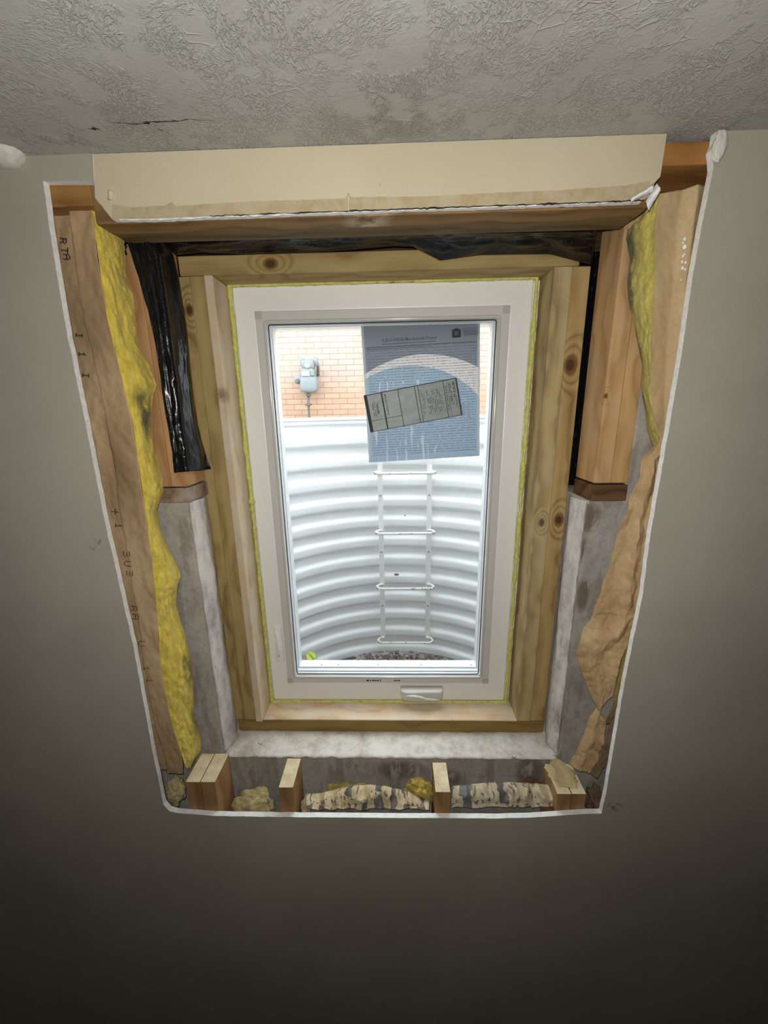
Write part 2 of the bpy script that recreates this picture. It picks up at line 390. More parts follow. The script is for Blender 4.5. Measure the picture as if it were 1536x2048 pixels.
# ceiling crack: jagged dark sliver
def crack(pts, wd):
    bm = bmesh.new(); prev = None; n = len(pts)
    P3 = [atz(a, b, 2.0+HC-0.0006) for a, b in pts]
    fine = []
    for i in range(n-1):
        for k in range(6):
            q = P3[i].lerp(P3[i+1], k/6); q = q + Vector((0.0, 0.0025*noise.noise(q*90), 0)); fine.append(q)
    fine.append(P3[-1]); N = len(fine)
    for i, q in enumerate(fine):
        f = i/(N-1); ww = wd*(0.15 + 0.85*math.sin(math.pi*f))*(0.5+abs(noise.noise(q*160))*1.6)
        if abs(f-0.42) < 0.05: ww *= 3.0
        a = bm.verts.new(q+Vector((0, ww/2, 0))); b = bm.verts.new(q-Vector((0, ww/2, 0)))
        if prev: bm.faces.new((prev[0], a, b, prev[1]))
        prev = (a, b)
    return bm_mesh(bm)
link('ceiling_crack', crack([(208,243),(245,247),(285,249),(300,243),(340,243),(380,239),(430,243)], 0.0022), M_DARKCRACK, ceil)
link('ceiling_crack', crack([(175,259),(190,256),(205,262)], 0.0035), M_DARKCRACK, ceil)
link('ceiling_crack', crack([(300,252),(325,262),(350,273)], 0.0010), M_DARKCRACK, ceil)
link('ceiling_crack', crack([(1095,222),(1125,200),(1150,188)], 0.0010), M_DARKCRACK, ceil)
link('ceiling_crack', crack([(1440,310),(1462,288),(1490,262)], 0.0010), M_DARKCRACK, ceil)

def blob(c, r, seed, amp=0.25, sub=4, fr=9):
    bm = bmesh.new(); bmesh.ops.create_icosphere(bm, subdivisions=sub, radius=1.0)
    for v in bm.verts:
        q = v.co*(fr/6) + Vector((seed, seed*2, 0))
        d = 1 + min(amp, .45)*noise.noise(q) + min(amp, .5)*.45*noise.noise(q*2.6) + .05*fbm(q, 5.0, 3)
        v.co = Vector((v.co.x*r[0]*d, v.co.y*r[1]*d, v.co.z*r[2]*d)) + Vector(c)
    return bm_mesh(bm)
M_PLASTER = simple('white_joint_compound', (216, 212, 200), 0.85, nz=0.05, nscale=60, bump=0.5)
pb = at(8, 295, 0.775); o = link('plaster_lump', blob(pb+Vector((-0.012, 0.004, 0.0)), (0.042, 0.03, 0.026), 2.0, 0.12), M_PLASTER, origin=pb, smooth=True)
tag(o, 'white rounded plaster lump in the ceiling corner at far left', 'plaster')
pb = at(1440, 290, 0.782); o = link('plaster_smear', blob(pb, (0.011, 0.006, 0.022), 5.0, 0.22), M_PLASTER, origin=pb, smooth=True)
tag(o, 'rough white plaster smear beside the top right corner of the cut', 'plaster')

# ---- foundation wall
Lc, Rc, Bc = -0.503, 0.457, -0.959
Tc = 0.425
LT, RT_ = -0.566, 0.540      # outer faces of the trimmers: the notch
inn = [(LT, Tc), (LT, -0.205), (Lc, -0.205), (Lc, Bc+0.02), (Lc+0.006, Bc+0.006), (Lc+0.02, Bc), (Rc-0.02, Bc), (Rc-0.006, Bc+0.006), (Rc, Bc+0.02), (Rc, -0.212), (RT_, -0.212), (RT_, Tc)]
me = prism_hole([(-2.0, HC+0.3), (-2.0, -2.0), (2.0, -2.0), (2.0, HC+0.3)], inn, 0.912, 1.12)
fw = link('wall_foundation', me, [M_CONC, M_JAMB]); tag(fw, 'grey poured concrete foundation wall with plastered opening', 'wall', kind='structure')
md = fw.modifiers.new('bev', 'BEVEL'); md.width = 0.007; md.segments = 3; md.limit_method = 'ANGLE'; md.angle_limit = 0.7
# thin plaster ridges running down both jambs
def jamb_ridge(x0, side, ptop, pbot, seedv):
    def f(u, v):
        z = ptop + (pbot-ptop)*v
        prof = math.sin(u*math.pi); D = 0.909 + 0.088*u
        x = x0 + side*(0.004 + 0.013*prof*prof*(0.9+0.3*noise.noise(Vector((z*14, u*4, seedv)))))
        x += side*0.002*fbm((z*30, u*20, seedv), 1.0, 3)
        # sweep into the sill at the foot
        return P(x, D, z)
    return grid_me(f, 14, 160)
M_RIDGE = concrete('white_dusted_plaster', (158, 148, 144), (196, 188, 184), 0.95, 0.2, 0.8)
o = link('jamb_plaster', jamb_ridge(Lc, 1, -0.205, -0.95, 1.0), M_RIDGE, origin=P(Lc, 0.95, -0.95), smooth=True); solid(o, 0.002, -1); tag(o, 'whitish rounded plaster skim down the left concrete jamb', 'plaster')
o = link('jamb_plaster', jamb_ridge(Rc, -1, -0.212, -0.95, 4.0), M_RIDGE, origin=P(Rc, 0.95, -0.95), smooth=True); solid(o, 0.002, 1); tag(o, 'whitish rounded plaster skim down the right concrete jamb', 'plaster')
def sillf(u, v):
    x = Lc+0.004 + (Rc-Lc-0.008)*u; D = 0.905+0.095*v
    h = Bc+0.0015 + 0.0015*fbm((x*30, D*30, 0), 1, 4)
    if v < 0.08: h -= 0.003*(1-v/0.08); 
    return P(x, D + (0.004*noise.noise(Vector((x*40, 0, 5))) if v < 0.01 else 0), h)
M_SILLC = concrete('white_dusted_sill', (186, 178, 164), (208, 200, 186), 0.9, 0.15, 0.5)
o = link('sill_plaster', grid_me(sillf, 160, 16), M_SILLC, origin=P(-.02, .95, Bc), smooth=True); solid(o, 0.002, -1); tag(o, 'chalky white plaster ledge under the wooden window sill', 'plaster')

# added black ring, stops daylight leaking through the gaps around the buck
me = prism_hole([(-0.60, 0.42), (-0.60, -0.99), (0.60, -0.99), (0.60, 0.42)], [(-0.425, 0.33), (-0.425, -0.935), (0.37, -0.935), (0.37, 0.33)], 1.121, 1.124, side_mat=0)
o = link('light_stop_1', me, M_BLACKP); tag(o, 'added black ring blocking light behind the window buck', 'light blocker', kind='structure')

# ================================================================ FRAMING LUMBER
TL, TD = (180, 156, 104), (138, 112, 64)     # treated
PL, PD = (214, 192, 158), (186, 158, 118)   # pale
OL, OD = (206, 168, 118), (170, 128, 80)    # old fir
BL_, BD = (132, 108, 76), (92, 70, 44)      # aged brown
def board(name, x0, x1, D0, D1, h0, h1, mat, label, cat='board', bevel=0.002, group=None):
    c = P((x0+x1)/2, (D0+D1)/2, min(h0, h1))
    o = link(name, box_me(P(x0, D0, h0), P(x1, D1, h1), bevel), mat, origin=c); tag(o, label, cat, group); return o
# buck
kn = lambda px, py, D, r: (tuple(at(px, py, D)), r)
XLi, XRi = -0.414, 0.366
bt, bb = 0.311, -0.919
board('buck_board', XLi-0.020-0.038, XLi-0.020, 1.0, 1.12, bb, bt, wood('treated_wood_a', TL, TD, 'z', [kn(455,1345,1.0,.012)], seed=1), 'greenish treated buck stud left of the window, beside the pale strip')
board('buck_board', XLi-0.020-0.077, XLi-0.0585, 1.0015, 1.12, bb, bt, wood('treated_wood_b', TL, (122,100,52), 'z', [kn(378,620,1.0,.010)], seed=2), 'treated buck stud at the outer left of the wooden window frame')
board('pale_strip_board', XLi-0.0195, XLi, 0.992, 1.085, bb+0.0005, bt-0.001, wood('pale_pine_strip', PL, PD, 'z', [], 0.1, seed=3, dust=0.45, stain_or_sheen=[(tuple(at(443,790,.995)), .03, (96,66,34), .7)]), 'pale pine strip lining the left side of the window frame')
board('buck_board', XRi, XRi+0.041, 1.0, 1.12, bb, bt, wood('treated_wood_c', (194,172,122), TD, 'z', [kn(1083,1045,1.0,.008)], seed=4, dust=0.12), 'greenish treated buck stud directly right of the white window')
board('buck_board', XRi+0.0415, XRi+0.082, 1.0015, 1.12, bb, bt, wood('treated_wood_d', (188,160,108), (132,104,58), 'z', [kn(1141,730,1.0,.015), kn(1118,1040,1.0,.012)], seed=5, gscale=.8), 'treated buck stud with dark knots at the outer right of the window')
board('head_board', XLi-0.078, XRi+0.055, 0.999, 1.12, bt+0.0005, bt+0.041, wood('treated_wood_head', TL, TD, 'x', [kn(541,528,1.0,.012)], seed=6), 'horizontal treated head board with a round knot above the window')
board('sill_board', XLi-0.079, XRi+0.082, 0.998, 1.10, bb-0.0395, bb-0.0008, wood('sill_wood', (150,124,70), (120,96,48), 'x', [], seed=7), 'horizontal treated sill board under the white window')
board('sill_liner', XLi+0.0005, XRi-0.0005, 0.9985, 1.09, bb-0.0004, bb+0.004, wood('pale_sill_wood', (222,196,160), (190,150,104), 'x', [], 0.1, seed=8, dust=0.55, gscale=.7), 'pale dusty wood sill surface between buck studs under the crank')
# trimmers
board('trimmer_stud', 0.461, 0.4985, 0.900, 0.995, -0.168, 0.375, wood('old_fir_a', OL, OD, 'z', [kn(1165,785,.93,.006), kn(1212,792,.9,.004)], 0.15, seed=9, dust=.12), 'inner warm pine trimmer stud right of the window, left of the pair')
board('trimmer_stud', 0.4995, 0.5365, 0.900, 0.995, -0.168, 0.375, wood('old_fir_b', (210,172,120), OD, 'z', [kn(1208,951,.9,.004)], 0.1, seed=10), 'outer warm pine trimmer stud right of the window, right of the pair')
board('trimmer_stud', -0.529, -0.492, 0.900, 0.995, -0.165, 0.372, wood('old_fir_c', (196,154,108), (164,116,74), 'z', [], 0.2, seed=11), 'orange brown trimmer stud left of the window behind the black plastic')
board('trimmer_stud', -0.566, -0.530, 0.900, 0.995, -0.165, 0.372, wood('old_fir_d', (190,148,104), (160,112,70), 'z', [], 0.2, seed=12), 'orange brown trimmer stud beside the yellow insulation edge on the left')
board('plate_block', 0.459, 0.538, 0.898, 0.996, -0.210, -0.172, wood('dark_block', (120,88,58), (70,48,32), 'x', [], 0.5, seed=13), 'short dark wood block under the right pair of trimmer studs')
board('plate_block', -0.566, -0.490, 0.898, 0.996, -0.203, -0.168, wood('dark_block_b', (126,96,66), (78,56,38), 'x', [], 0.5, seed=14, dust=.4), 'short dark wood block under the left pair of trimmer studs')
# header over the opening
board('header_beam', -0.535, 0.447, 0.8005, 0.845, 0.337, HC-0.002, wood('header_wood_front', (150,118,78), (108,80,48), 'x', [], .2, seed=15, stain_or_sheen=[(tuple(at(735,440,.82)), .06, (214,200,176), .6)], gscale=1.3), 'brown wood header beam right behind the cream drywall strip')  # pale blotch is lamp sheen painted into the header colour
board('header_beam', -0.535, 0.447, 0.846, 0.890, 0.3385, HC-0.002, wood('header_wood_rear', (120,102,72), (82,66,44), 'x', [], .5, seed=16, gscale=1.3), 'darker rear header beam next to the black plastic')
board('top_plate', 0.4475, 0.75, 0.801, 0.889, 0.398, HC-0.005, wood('orange_plate', (172,122,66), (132,84,40), 'x', [], .4, seed=17), 'orange brown top plate end showing in the upper right notch')
board('top_plate', -0.75, -0.5355, 0.801, 0.889, 0.366, HC-0.004, wood('orange_plate_b', (166,124,72), (128,88,46), 'x', [], .3, seed=18), 'orange brown top plate end showing in the upper left notch')
board('ledger_board', -0.5655, 0.5395, 0.9, 1.115, 0.377, HC-0.004, wood('rim_wood', BL_, BD, 'x', [], .5, seed=19), 'dark rim board above the window opening behind the header', bevel=0.001)

# cripple studs below the opening
def cripple(p0, p1, drop, matn, label, seed, grp=None, ends=(196,170,124)):
    a = at(p0[0], p0[1], 0.801); b = at(p1[0], p1[1], 0.801)
    h = (a.z+b.z)/2 - 2.0; x0, x1 = a.x, b.x
    o = board('cripple_stud', x0, x1, 0.801, 0.889, -1.96, h, [wood(matn, (176,136,92), (140,102,62), 'z', [], .35, seed=seed), M_END], label, bevel=0.0015, group=grp)
    for p in o.data.polygons:
        if p.normal.z > 0.8: p.material_index = 1
    return o
t = NT('sawn_end_grain'); v = t.mapping(src=t.pos())
c = t.mix(t.smooth(t.noise(v, 30, 5), .3, .7), s2l((206,188,150)), s2l((228,212,178)))
c = t.mix(t.smooth(t.noise(v, 130, 4, .7), .6, .7, 0, .6), c, s2l((140,110,72))); t.col(c); t.rough(.9); t.bump(t.noise(v, 150, 4), .4, .002); M_END = t.m
cripple((371,1564), (399,1564), 0, 'cripple_wood_a', 'outer stud of the sawn pair at the lower left corner', 21)
cripple((400.5,1564), (430,1564), 0, 'cripple_wood_b', 'inner stud of the sawn pair at the lower left corner', 22)
cripple((557,1575), (586,1575), 0, 'cripple_wood_c', 'single sawn stud under the sill, left of the printed kraft scrap', 23)
cripple((871,1584), (901,1584), 0, 'cripple_wood_d', 'single sawn stud under the sill, right of the printed kraft scrap', 24)
cripple((1115,1588), (1143,1588), 0, 'cripple_wood_e', 'inner stud of the splintered pair at the lower right corner', 25)
cripple((1144.5,1588), (1173,1588), 0, 'cripple_wood_f', 'outer stud of the splintered pair at the lower right corner', 26)

# ================================================================ DRYWALL STRIP under the ceiling
def strip():
    low = [(190,395),(200,408),(224,438),(300,438),(400,434),(500,430),(600,426),(700,423),(800,418),(900,415),(1000,412),(1100,408),(1200,405),(1285,402),(1298,392),(1307,378),(1308,366)]
    lp = []
    for (a, b), (c_, d) in zip(low[:-1], low[1:]):
        for k in range(10):
            p = at(a+(c_-a)*k/10, b+(d-b)*k/10, .787); lp.append((p.x, p.z-2.0+0.0012*noise.noise(Vector((p.x*150, 1, 1)))))
    return lp
lp = strip(); xs0 = xl + 0.001
low_end = lp[-1]
poly = [(xs0, HC-0.001), (p2.x+.001, p2.z-2.0)] + lp + [(0.452, low_end[1]+0.01), (0.453, HC-0.001)]
bm = bmesh.new()
f0 = [bm.verts.new(P(x, 0.7868, h)) for x, h in poly]; f1 = [bm.verts.new(P(x, 0.7995, h)) for x, h in poly]
n = len(poly); fa = bm.faces.new(f0)
for i in range(n):
    f = bm.faces.new((f0[i], f1[i], f1[(i+1) % n], f0[(i+1) % n])); f.material_index = 1
bm.faces.new(f1[::-1]); bmesh.ops.triangulate(bm, faces=[f for f in bm.faces if len(f.verts) > 4])
so = link('drywall_strip', bm_mesh(bm), [M_CREAM, M_GYP], origin=P(0, .787, HC)); tag(so, 'cream drywall strip between the ceiling and the wooden header', 'drywall')
# torn tan band along its foot
bm = bmesh.new(); prev = None
up_px = [(224,408),(262,415),(330,411),(345,404),(350,412),(500,403),(690,397),(696,389),(702,394),(850,393),(1000,385),(1110,381),(1250,371),(1300,362)]
def yup(px):
    for (a, b), (c_, d) in zip(up_px[:-1], up_px[1:]):
        if a <= px <= c_: return b + (d-b)*(px-a)/(c_-a)
    return up_px[-1][1] if px > 1300 else up_px[0][1]
def ylow(px):
    L = [(224,437),(300,437),(500,429),(700,422),(1000,411),(1200,404),(1285,401),(1302,388)]
    for (a, b), (c_, d) in zip(L[:-1], L[1:]):
        if a <= px <= c_: return b + (d-b)*(px-a)/(c_-a)
    return L[-1][1]
for i in range(271):
    px = 224 + i*4-0.0
    if px > 1302: break
    a = at(px, yup(px)+1.2*noise.noise(Vector((px*.09, 0, 0))), .7862); b = at(px, ylow(px), .7862)
    a, b = bm.verts.new(a), bm.verts.new(b)
    if prev: bm.faces.new((prev[0], a, b, prev[1]))
    prev = (a, b)
o = link('torn_paper_band', bm_mesh(bm), M_BAND, so); solid(o, 0.0006)
# caulk drips on the band
for px, wpx in ((222, 7), (697, 3)):
    bm = bmesh.new()
    pts = [at(px, yup(px)-2+k*(ylow(px)-yup(px)+2)/6 - (6 if px < 230 else 0), .7855) for k in range(7)]
    add_tube(bm, pts, [0.0035*wpx/5*(1+.4*noise.noise(p*200)) for p in pts], 8)
    o = link('caulk_drip', bm_mesh(bm), M_CREAM, so, smooth=True)
# ragged white gypsum crumbs and dark hairline along the bottom
bm = bmesh.new(); 
pts = []; rr = []
for i in range(240):
    px = 235 + i*4.38; p = at(px, ylow(px)+2.0, .7885); pts.append(p + Vector((0, 0, .0015*noise.noise(p*120)))); rr.append((0.0014 if px < 560 else 0.0010)*(0.5+1.8*abs(noise.noise(p*60))))
add_tube(bm, pts, rr, 6); o = link('gypsum_edge', bm_mesh(bm), M_GYP, so, smooth=True)
bm = bmesh.new(); pts = []; rr = []
for i in range(300):
    px = 420 + i*2.9; p = at(px, ylow(px)+0.2, .7858); pts.append(p + Vector((0, 0, .0012*noise.noise(p*170)))); rr.append(max(0.0003, 0.0016*noise.noise(p*35)+.0009))
add_tube(bm, pts, rr, 5); o = link('dark_caulk_line', bm_mesh(bm), M_DARKCRACK, so)
# torn paper curl at its right end
def curlf(u, v):
    a = at(1262+45*u, 395-28*u+14*v, .784-0.010*math.sin(v*3.0)-0.006*u); return a + Vector((0, 0, .003*fbm(a, 60, 3)))
o = link('torn_paper_curl', grid_me(curlf, 16, 8), M_GYP, so, smooth=True); solid(o, .0006)
def curlf2(u, v):
    a = at(1290+24*u+8*v, 404-38*u+16*v, .785-0.012*math.sin(v*2.5)); return a + Vector((0, .003*fbm(a, 80, 3), .002*fbm(a, 60, 3)))
o = link('torn_paper_curl', grid_me(curlf2, 14, 8), M_GYP, so, smooth=True); solid(o, .0006)

# ================================================================ WINDOW
win = empty('window_1', P(-.027, 1.09, -.91)); tag(win, 'white vinyl casement window with insect screen and crank', 'window', kind='structure')
def ring(outer, inner_, D0, D1, bevel=0.0, mat=M_VINYL, name='frame', parent=win):
    me = prism_hole([(outer[0], outer[3]), (outer[0], outer[2]), (outer[1], outer[2]), (outer[1], outer[3])],
                    [(inner_[0], inner_[3]), (inner_[0], inner_[2]), (inner_[1], inner_[2]), (inner_[1], inner_[3])], D0, D1, side_mat=0)
    o = link(name, me, mat, parent)
    if bevel:
        md = o.modifiers.new('bev', 'BEVEL'); md.width = bevel; md.segments = 3; md.limit_method = 'ANGLE'; md.angle_limit = 0.7
    return o
# rectangles: (xl, xr, hbottom, htop)
def rect_from(tl, tr, bl, br, D):
    a, b, c_, d = [at(p[0], p[1], D) for p in (tl, tr, bl, br)]
    return ((a.x+c_.x)/2, (b.x+d.x)/2, (c_.z+d.z)/2-2.0, (a.z+b.z)/2-2.0)
R0 = rect_from((463,572), (1070,559), (548,1402), (1007,1399), 1.08)
R1 = rect_from((507,621), (1021,611), (576,1366), (977,1367), 1.075)
R2 = rect_from((527,642), (1000,632), (589,1356), (963,1356), 1.075)
print('RECTS', [tuple(round(v, 4) for v in r) for r in (R0, R1, R2)])
ring(R0, (R1[0]+.001, R1[1]-.001, R1[2]+.001, R1[3]-.001), 1.08, 1.13, 0.004, name='frame')
ring((XLi+.0005, XRi-.0005, bb+.0045, bt-.001), (R0[0]+.004, R0[1]-.004, R0[2]+.004, R0[3]-.004), 1.0905, 1.118, 0.0, name='nailing_flange')
g = 0.0005
ring((R1[0]+g, R1[1]-g, R1[2]+g, R1[3]-g), (R2[0], R2[1], R2[2], R2[3]), 1.0755, 1.089, 0.002, M_SCRF, 'screen_frame')
# corner keys of the screen frame
cw = 0.019
for (cx, ch) in ((R1[0], R1[3]), (R1[1], R1[3]), (R1[0], R1[2]), (R1[1], R1[2])):
    sx = 1 if cx < 0 else -1; sh = -1 if ch > 0 else 1
    link('corner_key', box_me(P(cx+sx*g, 1.0738, ch+sh*g), P(cx+sx*cw, 1.0752, ch+sh*cw), .0004), simple('corner_key_plastic', (194,190,184), .35), win)
# bead inside the screen frame
def beadpath(R, D, r, mat, nm):
    bm = bmesh.new(); q = 0.006
    pts = []
    for (x, h, a0) in ((R[1]-q, R[3]-q, 0), (R[0]+q, R[3]-q, 90), (R[0]+q, R[2]+q, 180), (R[1]-q, R[2]+q, 270)):
        for k in range(5):
            an = math.radians(a0 + k*22.5); pts.append(P(x+q*math.cos(an), D, h+q*math.sin(an)))
    pts.append(pts[0].copy()); add_tube(bm, pts, r, 12, cap=False); return link(nm, bm_mesh(bm), mat, win, smooth=True)
beadpath((R2[0]+.001, R2[1]-.001, R2[2]+.001, R2[3]-.001), 1.078, 0.0045, simple('rounded_bead_vinyl', (206,202,196), .15), 'screen_bead')
beadpath((R2[0]+.006, R2[1]-.006, R2[2]+.004, R2[3]-.006), 1.09, 0.0016, M_GASK, 'gasket')
# insect screen
me = grid_me(lambda u, v: P(R2[0]+(R2[1]-R2[0])*u, 1.081, R2[2]+(R2[3]-R2[2])*v), 1, 1); link('insect_screen', me, M_MESH, win)
# sash: frame with stepped reveals, lit from outside
S0 = (R2[0]-.012, R2[1]+.012, R2[2]-.012, R2[3]+.012)
S1 = (R2[0]+.003, R2[1]-.003, R2[2]+.003, R2[3]-.004); S2 = (R2[0]+.006, R2[1]-.006, R2[2]+.008, R2[3]-.007); S3 = (R2[0]+.009, R2[1]-.009, R2[2]+.013, R2[3]-.009)
ring(S0, S1, 1.0895, 1.102, 0.001, M_SASH, 'sash_frame')
ring(S0, S2, 1.1022, 1.114, 0.001, M_SASH, 'sash_step')
ring(S0, S3, 1.1142, 1.150, 0.001, M_SASH, 'outer_sash')
link('glass_pane', box_me(P(S2[0]-.004, 1.1165, S2[2]-.004), P(S2[1]+.004, 1.1185, S2[3]+.004)), M_GLASS, win)
# dead flies and crumbs on the outer ledge
M_CRUMB = simple('brown_crumbs', (96,84,72), .8)
for px, py in ((640,1336),(673,1338),(755,1337),(842,1336),(942,1336)):
    p = atz(px, py, 2.0+S3[2]+.0012)
    if p.y+.787 < 1.12: p.y = 1.121-.787
    bm = bmesh.new(); add_tube(bm, [p, p+Vector((.003, .001, .0012)), p+Vector((.005, 0, .0003))], [.0008, .0012, .0006], 5)
    link('crumb', bm_mesh(bm), M_CRUMB, win)
# crank handle (folded) and its cover
ctr = at(843, 1380, 1.08); hw = 0.068
bm = bmesh.new()
def rounded_loaf(cx, cz, halfw, y0, dep, z0, z1, n=24):
    """cover: flat top edge, lower corners rounded, thinner toward the bottom"""
    prof = []
    for k in range(n+1):
        u = k/n; prof.append(u)
    outl = []
    hgt_ = z1 - z0
    def loop(s, yy, dz=0):
        L = []
        for (sx, sz, a0) in ((1, 1, 0), (-1, 1, 90), (-1, -1, 180), (1, -1, 270)):
            r = 0.006 if sz > 0 else 0.017
            r = min(r, hgt_*s/2)
            for k in range(6):
                an = math.radians(a0+k*18)
                L.append(Vector((cx + sx*(halfw*s - r) + r*math.cos(an), yy, cz+dz + sz*(hgt_/2*s - r) + r*math.sin(an))))
        return [bm.verts.new(p) for p in L]
    rings = [loop(1.0, y0), loop(1.0, y0-dep*.45), loop(.97, y0-dep*.75), loop(.88, y0-dep*.95), loop(.70, y0-dep)]
    for A, B in zip(rings[:-1], rings[1:]):
        for i in range(len(A)): bm.faces.new((A[i], A[(i+1) % len(A)], B[(i+1) % len(A)], B[i]))
    bm.faces.new(rings[0][::-1]); bm.faces.new(rings[-1])
rounded_loaf(ctr.x, 2.0-.877, hw, 1.08-.787, 0.030, -.021, .018)
cov = link('crank_handle', bm_mesh(bm), M_HANDLE, win, smooth=True)
bm = bmesh.new(); a = P(ctr.x-.05, 1.049, -.873); b = P(ctr.x+.055, 1.047, -.884)
pts = [a.lerp(b, k/10)+Vector((0, -.003*math.sin(math.pi*k/10), .008*math.sin(math.pi*min(1, k/6))*.6)) for k in range(11)]
add_tube(bm, pts, [.003, .0045, .005, .005, .0048, .0045, .004, .004, .0038, .0035, .003], 10)
o = link('folding_arm', bm_mesh(bm), M_HANDLE, cov, smooth=True)
# sash lock on the left stile
lk = at(559, 1285, 1.08)
bm = bmesh.new(); add_box(bm, (lk.x-.012, .283, lk.z-.065), (lk.x+.012, .2935, lk.z+.060), .005, 3)
lo = link('lock_escutcheon', bm_mesh(bm), M_VINYL, win, smooth=True)
bm = bmesh.new(); pts = [Vector((lk.x-.003+.005*math.sin(k/8*3), .279-.003*math.sin(k/8*3.1), lk.z+.05-.09*k/8)) for k in range(9)]
add_tube(bm, pts, [.003, .004, .004, .004, .0045, .005, .005, .004, .003], 8); link('lock_lever', bm_mesh(bm), M_VINYL, lo, smooth=True)
# print on the screen frame foot: tiny dark marks
bm = bmesh.new()
for a, b, hgt_ in ((733,738,3),(739.5,742,2.4),(744,748,2.2),(749,753,2),(754,758,2.2),(760,761.6,5),(788,791,2.4),(792,795,2.4),(796.5,800,2.4)):
    q = [at(a, 1361-hgt_/2, 1.0748), at(b, 1361-hgt_/2, 1.0748), at(b, 1361+hgt_/2, 1.0748), at(a, 1361+hgt_/2, 1.0748)]
    bm.faces.new([bm.verts.new(p) for p in q])
link('printed_marks', bm_mesh(bm), M_PRINT, win)

# spray foam bead around the frame
def foam():
    bm = bmesh.new(); pts = []; rr = []
    x0, x1, h0, h1 = R0[0]-.004, R0[1]+.005, R0[2]-.003, R0[3]+.003
    cor = [(x0, h1), (x1, h1), (x1, h0), (x0, h0), (x0, h1)]
    bl = at(506, 1003, 1.08); bl2 = at(508, 1018, 1.08); bl3 = at(497, 590, 1.08)
    for (a, b) in zip(cor[:-1], cor[1:]):
        L = math.hypot(b[0]-a[0], b[1]-a[1]); n = int(L/.003)
        for k in range(n):
            u = k/n; x = a[0]+(b[0]-a[0])*u; h = a[1]+(b[1]-a[1])*u
            p = P(x, 1.077, h); r = 0.0056 + 0.0028*noise.noise(p*30) + 0.0016*noise.noise(p*110)
            if abs(a[0]-b[0]) > .1: r *= 1.05
            for q, s_ in ((bl, .006), (bl2, .003)):
                r += s_*math.exp(-((p-Vector((x0, q.y, q.z))).length/.008)**2)
            pts.append(p + Vector((0.0015*noise.noise(p*25), -.001, 0.0015*noise.noise(p*25+Vector((5, 5, 5)))))); rr.append(max(r, .0025))
    pts.append(pts[0].copy()); rr.append(rr[0])
    add_tube(bm, pts, rr, 10, cap=False); return bm_mesh(bm)
o = link('spray_foam', foam(), M_FOAM, origin=P(-.03, 1.078, R0[2]), smooth=True); tag(o, 'thin yellow spray foam bead all around the white window frame', 'foam')

# ================================================================ PAPERS ON THE GLASS
def sheet_frame(tl, tr, br, bl, D):
    q = [at(p[0], p[1], D) for p in (tl, tr, br, bl)]
    def f(u, v, off=0.0): return q[0]*(1-u)*(1-v)+q[1]*u*(1-v)+q[2]*u*v+q[3]*(1-u)*v + Vector((0, -off, 0))
    return f
def text_me(body, size=1.0, bold=0.0):
    cu = bpy.data.curves.new('txt', 'FONT'); cu.body = body; cu.size = size; cu.offset = bold; cu.resolution_u = 3
    ob = bpy.data.objects.new('txt', cu); me = bpy.data.meshes.new_from_object(ob); bpy.data.objects.remove(ob); return me
def place_text(body, f, u0, u1, vb, vt, off, mirror=False, bold=0.0, rot90=False):
    """fit text into the box u0..u1, vb(bottom)..vt(top) of a sheet"""
    me = text_me(body, 1.0, bold); xs = [v.co.x for v in me.vertices]; ys = [v.co.y for v in me.vertices]
    x0, x1, y0, y1 = min(xs), max(xs), min(ys), max(ys)
    for v in me.vertices:
        a = (v.co.x-x0)/(x1-x0); b = (v.co.y-y0)/(y1-y0)
        if mirror: a = 1-a
        if rot90: a, b = b, 1-a
        v.co = f(u0+(u1-u0)*a, vb+(vt-vb)*b, off)
    return me
def join_me(mes):
    bm = bmesh.new()
    for me in mes: bm.from_mesh(me)
    for me in mes: bpy.data.meshes.remove(me)
    out = bpy.data.meshes.new('j'); bm.to_mesh(out); bm.free(); return out
pf = sheet_frame((722,652), (960,638), (959,912), (738,925), 1.1155)
t = NT('backlit_info_sheet'); uv = t.tc.outputs['UV']; s3 = t.sep(uv)
U = s3[0]; V = t.math('MULTIPLY', s3[1], 1.19)
def circ(cx, cy, r):
    d = t.math('SQRT', t.math('ADD', t.math('POWER', t.math('ABSOLUTE', t.math('SUBTRACT', U, cx)), 2.0), t.math('POWER', t.math('ABSOLUTE', t.math('SUBTRACT', V, cy)), 2.0)))
    return t.math('LESS_THAN', d, r)
k1 = circ(.5, 1.19, .93); k2 = circ(.3768, 1.13, .782)
c = t.mix(k1, s2l((118, 128, 138)), s2l((214, 210, 208)))
c = t.mix(k2, c, s2l((150, 172, 190)))
lines = t.math('LESS_THAN', t.math('FRACT', t.math('MULTIPLY', s3[1], 52.0)), 0.36)
br = t.smooth(t.noise(t.mapping((26, 52, 1), src=uv), 3, 3), .42, .5)
row = t.smooth(t.noise(t.mapping((3, 20, 1), src=uv), 1.2, 2), .36, .46)
area = t.math('MULTIPLY', t.math('GREATER_THAN', s3[1], .155), t.math('MULTIPLY', t.math('GREATER_THAN', U, .04), t.math('LESS_THAN', U, .97)))
area = t.math('MULTIPLY', area, t.math('LESS_THAN', s3[1], .95))
c = t.mix(t.math('MULTIPLY', t.math('MULTIPLY', t.math('MULTIPLY', lines, br), area), .6), c, s2l((40, 56, 78)))
c = t.mix(t.smooth(s3[1], .05, .3, .35, 0), c, s2l((110, 112, 122)))
wr = t.noise(t.mapping((22, 3.0, 1), (0, 0, 0), (0, 0, .25), src=uv), 1.2, 3, .5, .6)
wm = t.math('MULTIPLY', t.smooth(wr, .58, .64), t.math('MULTIPLY', t.math('GREATER_THAN', s3[1], .4), t.smooth(U, .55, .75, 1, 0)))
c = t.mix(t.math('MULTIPLY', wm, .55), c, s2l((214, 222, 226)))
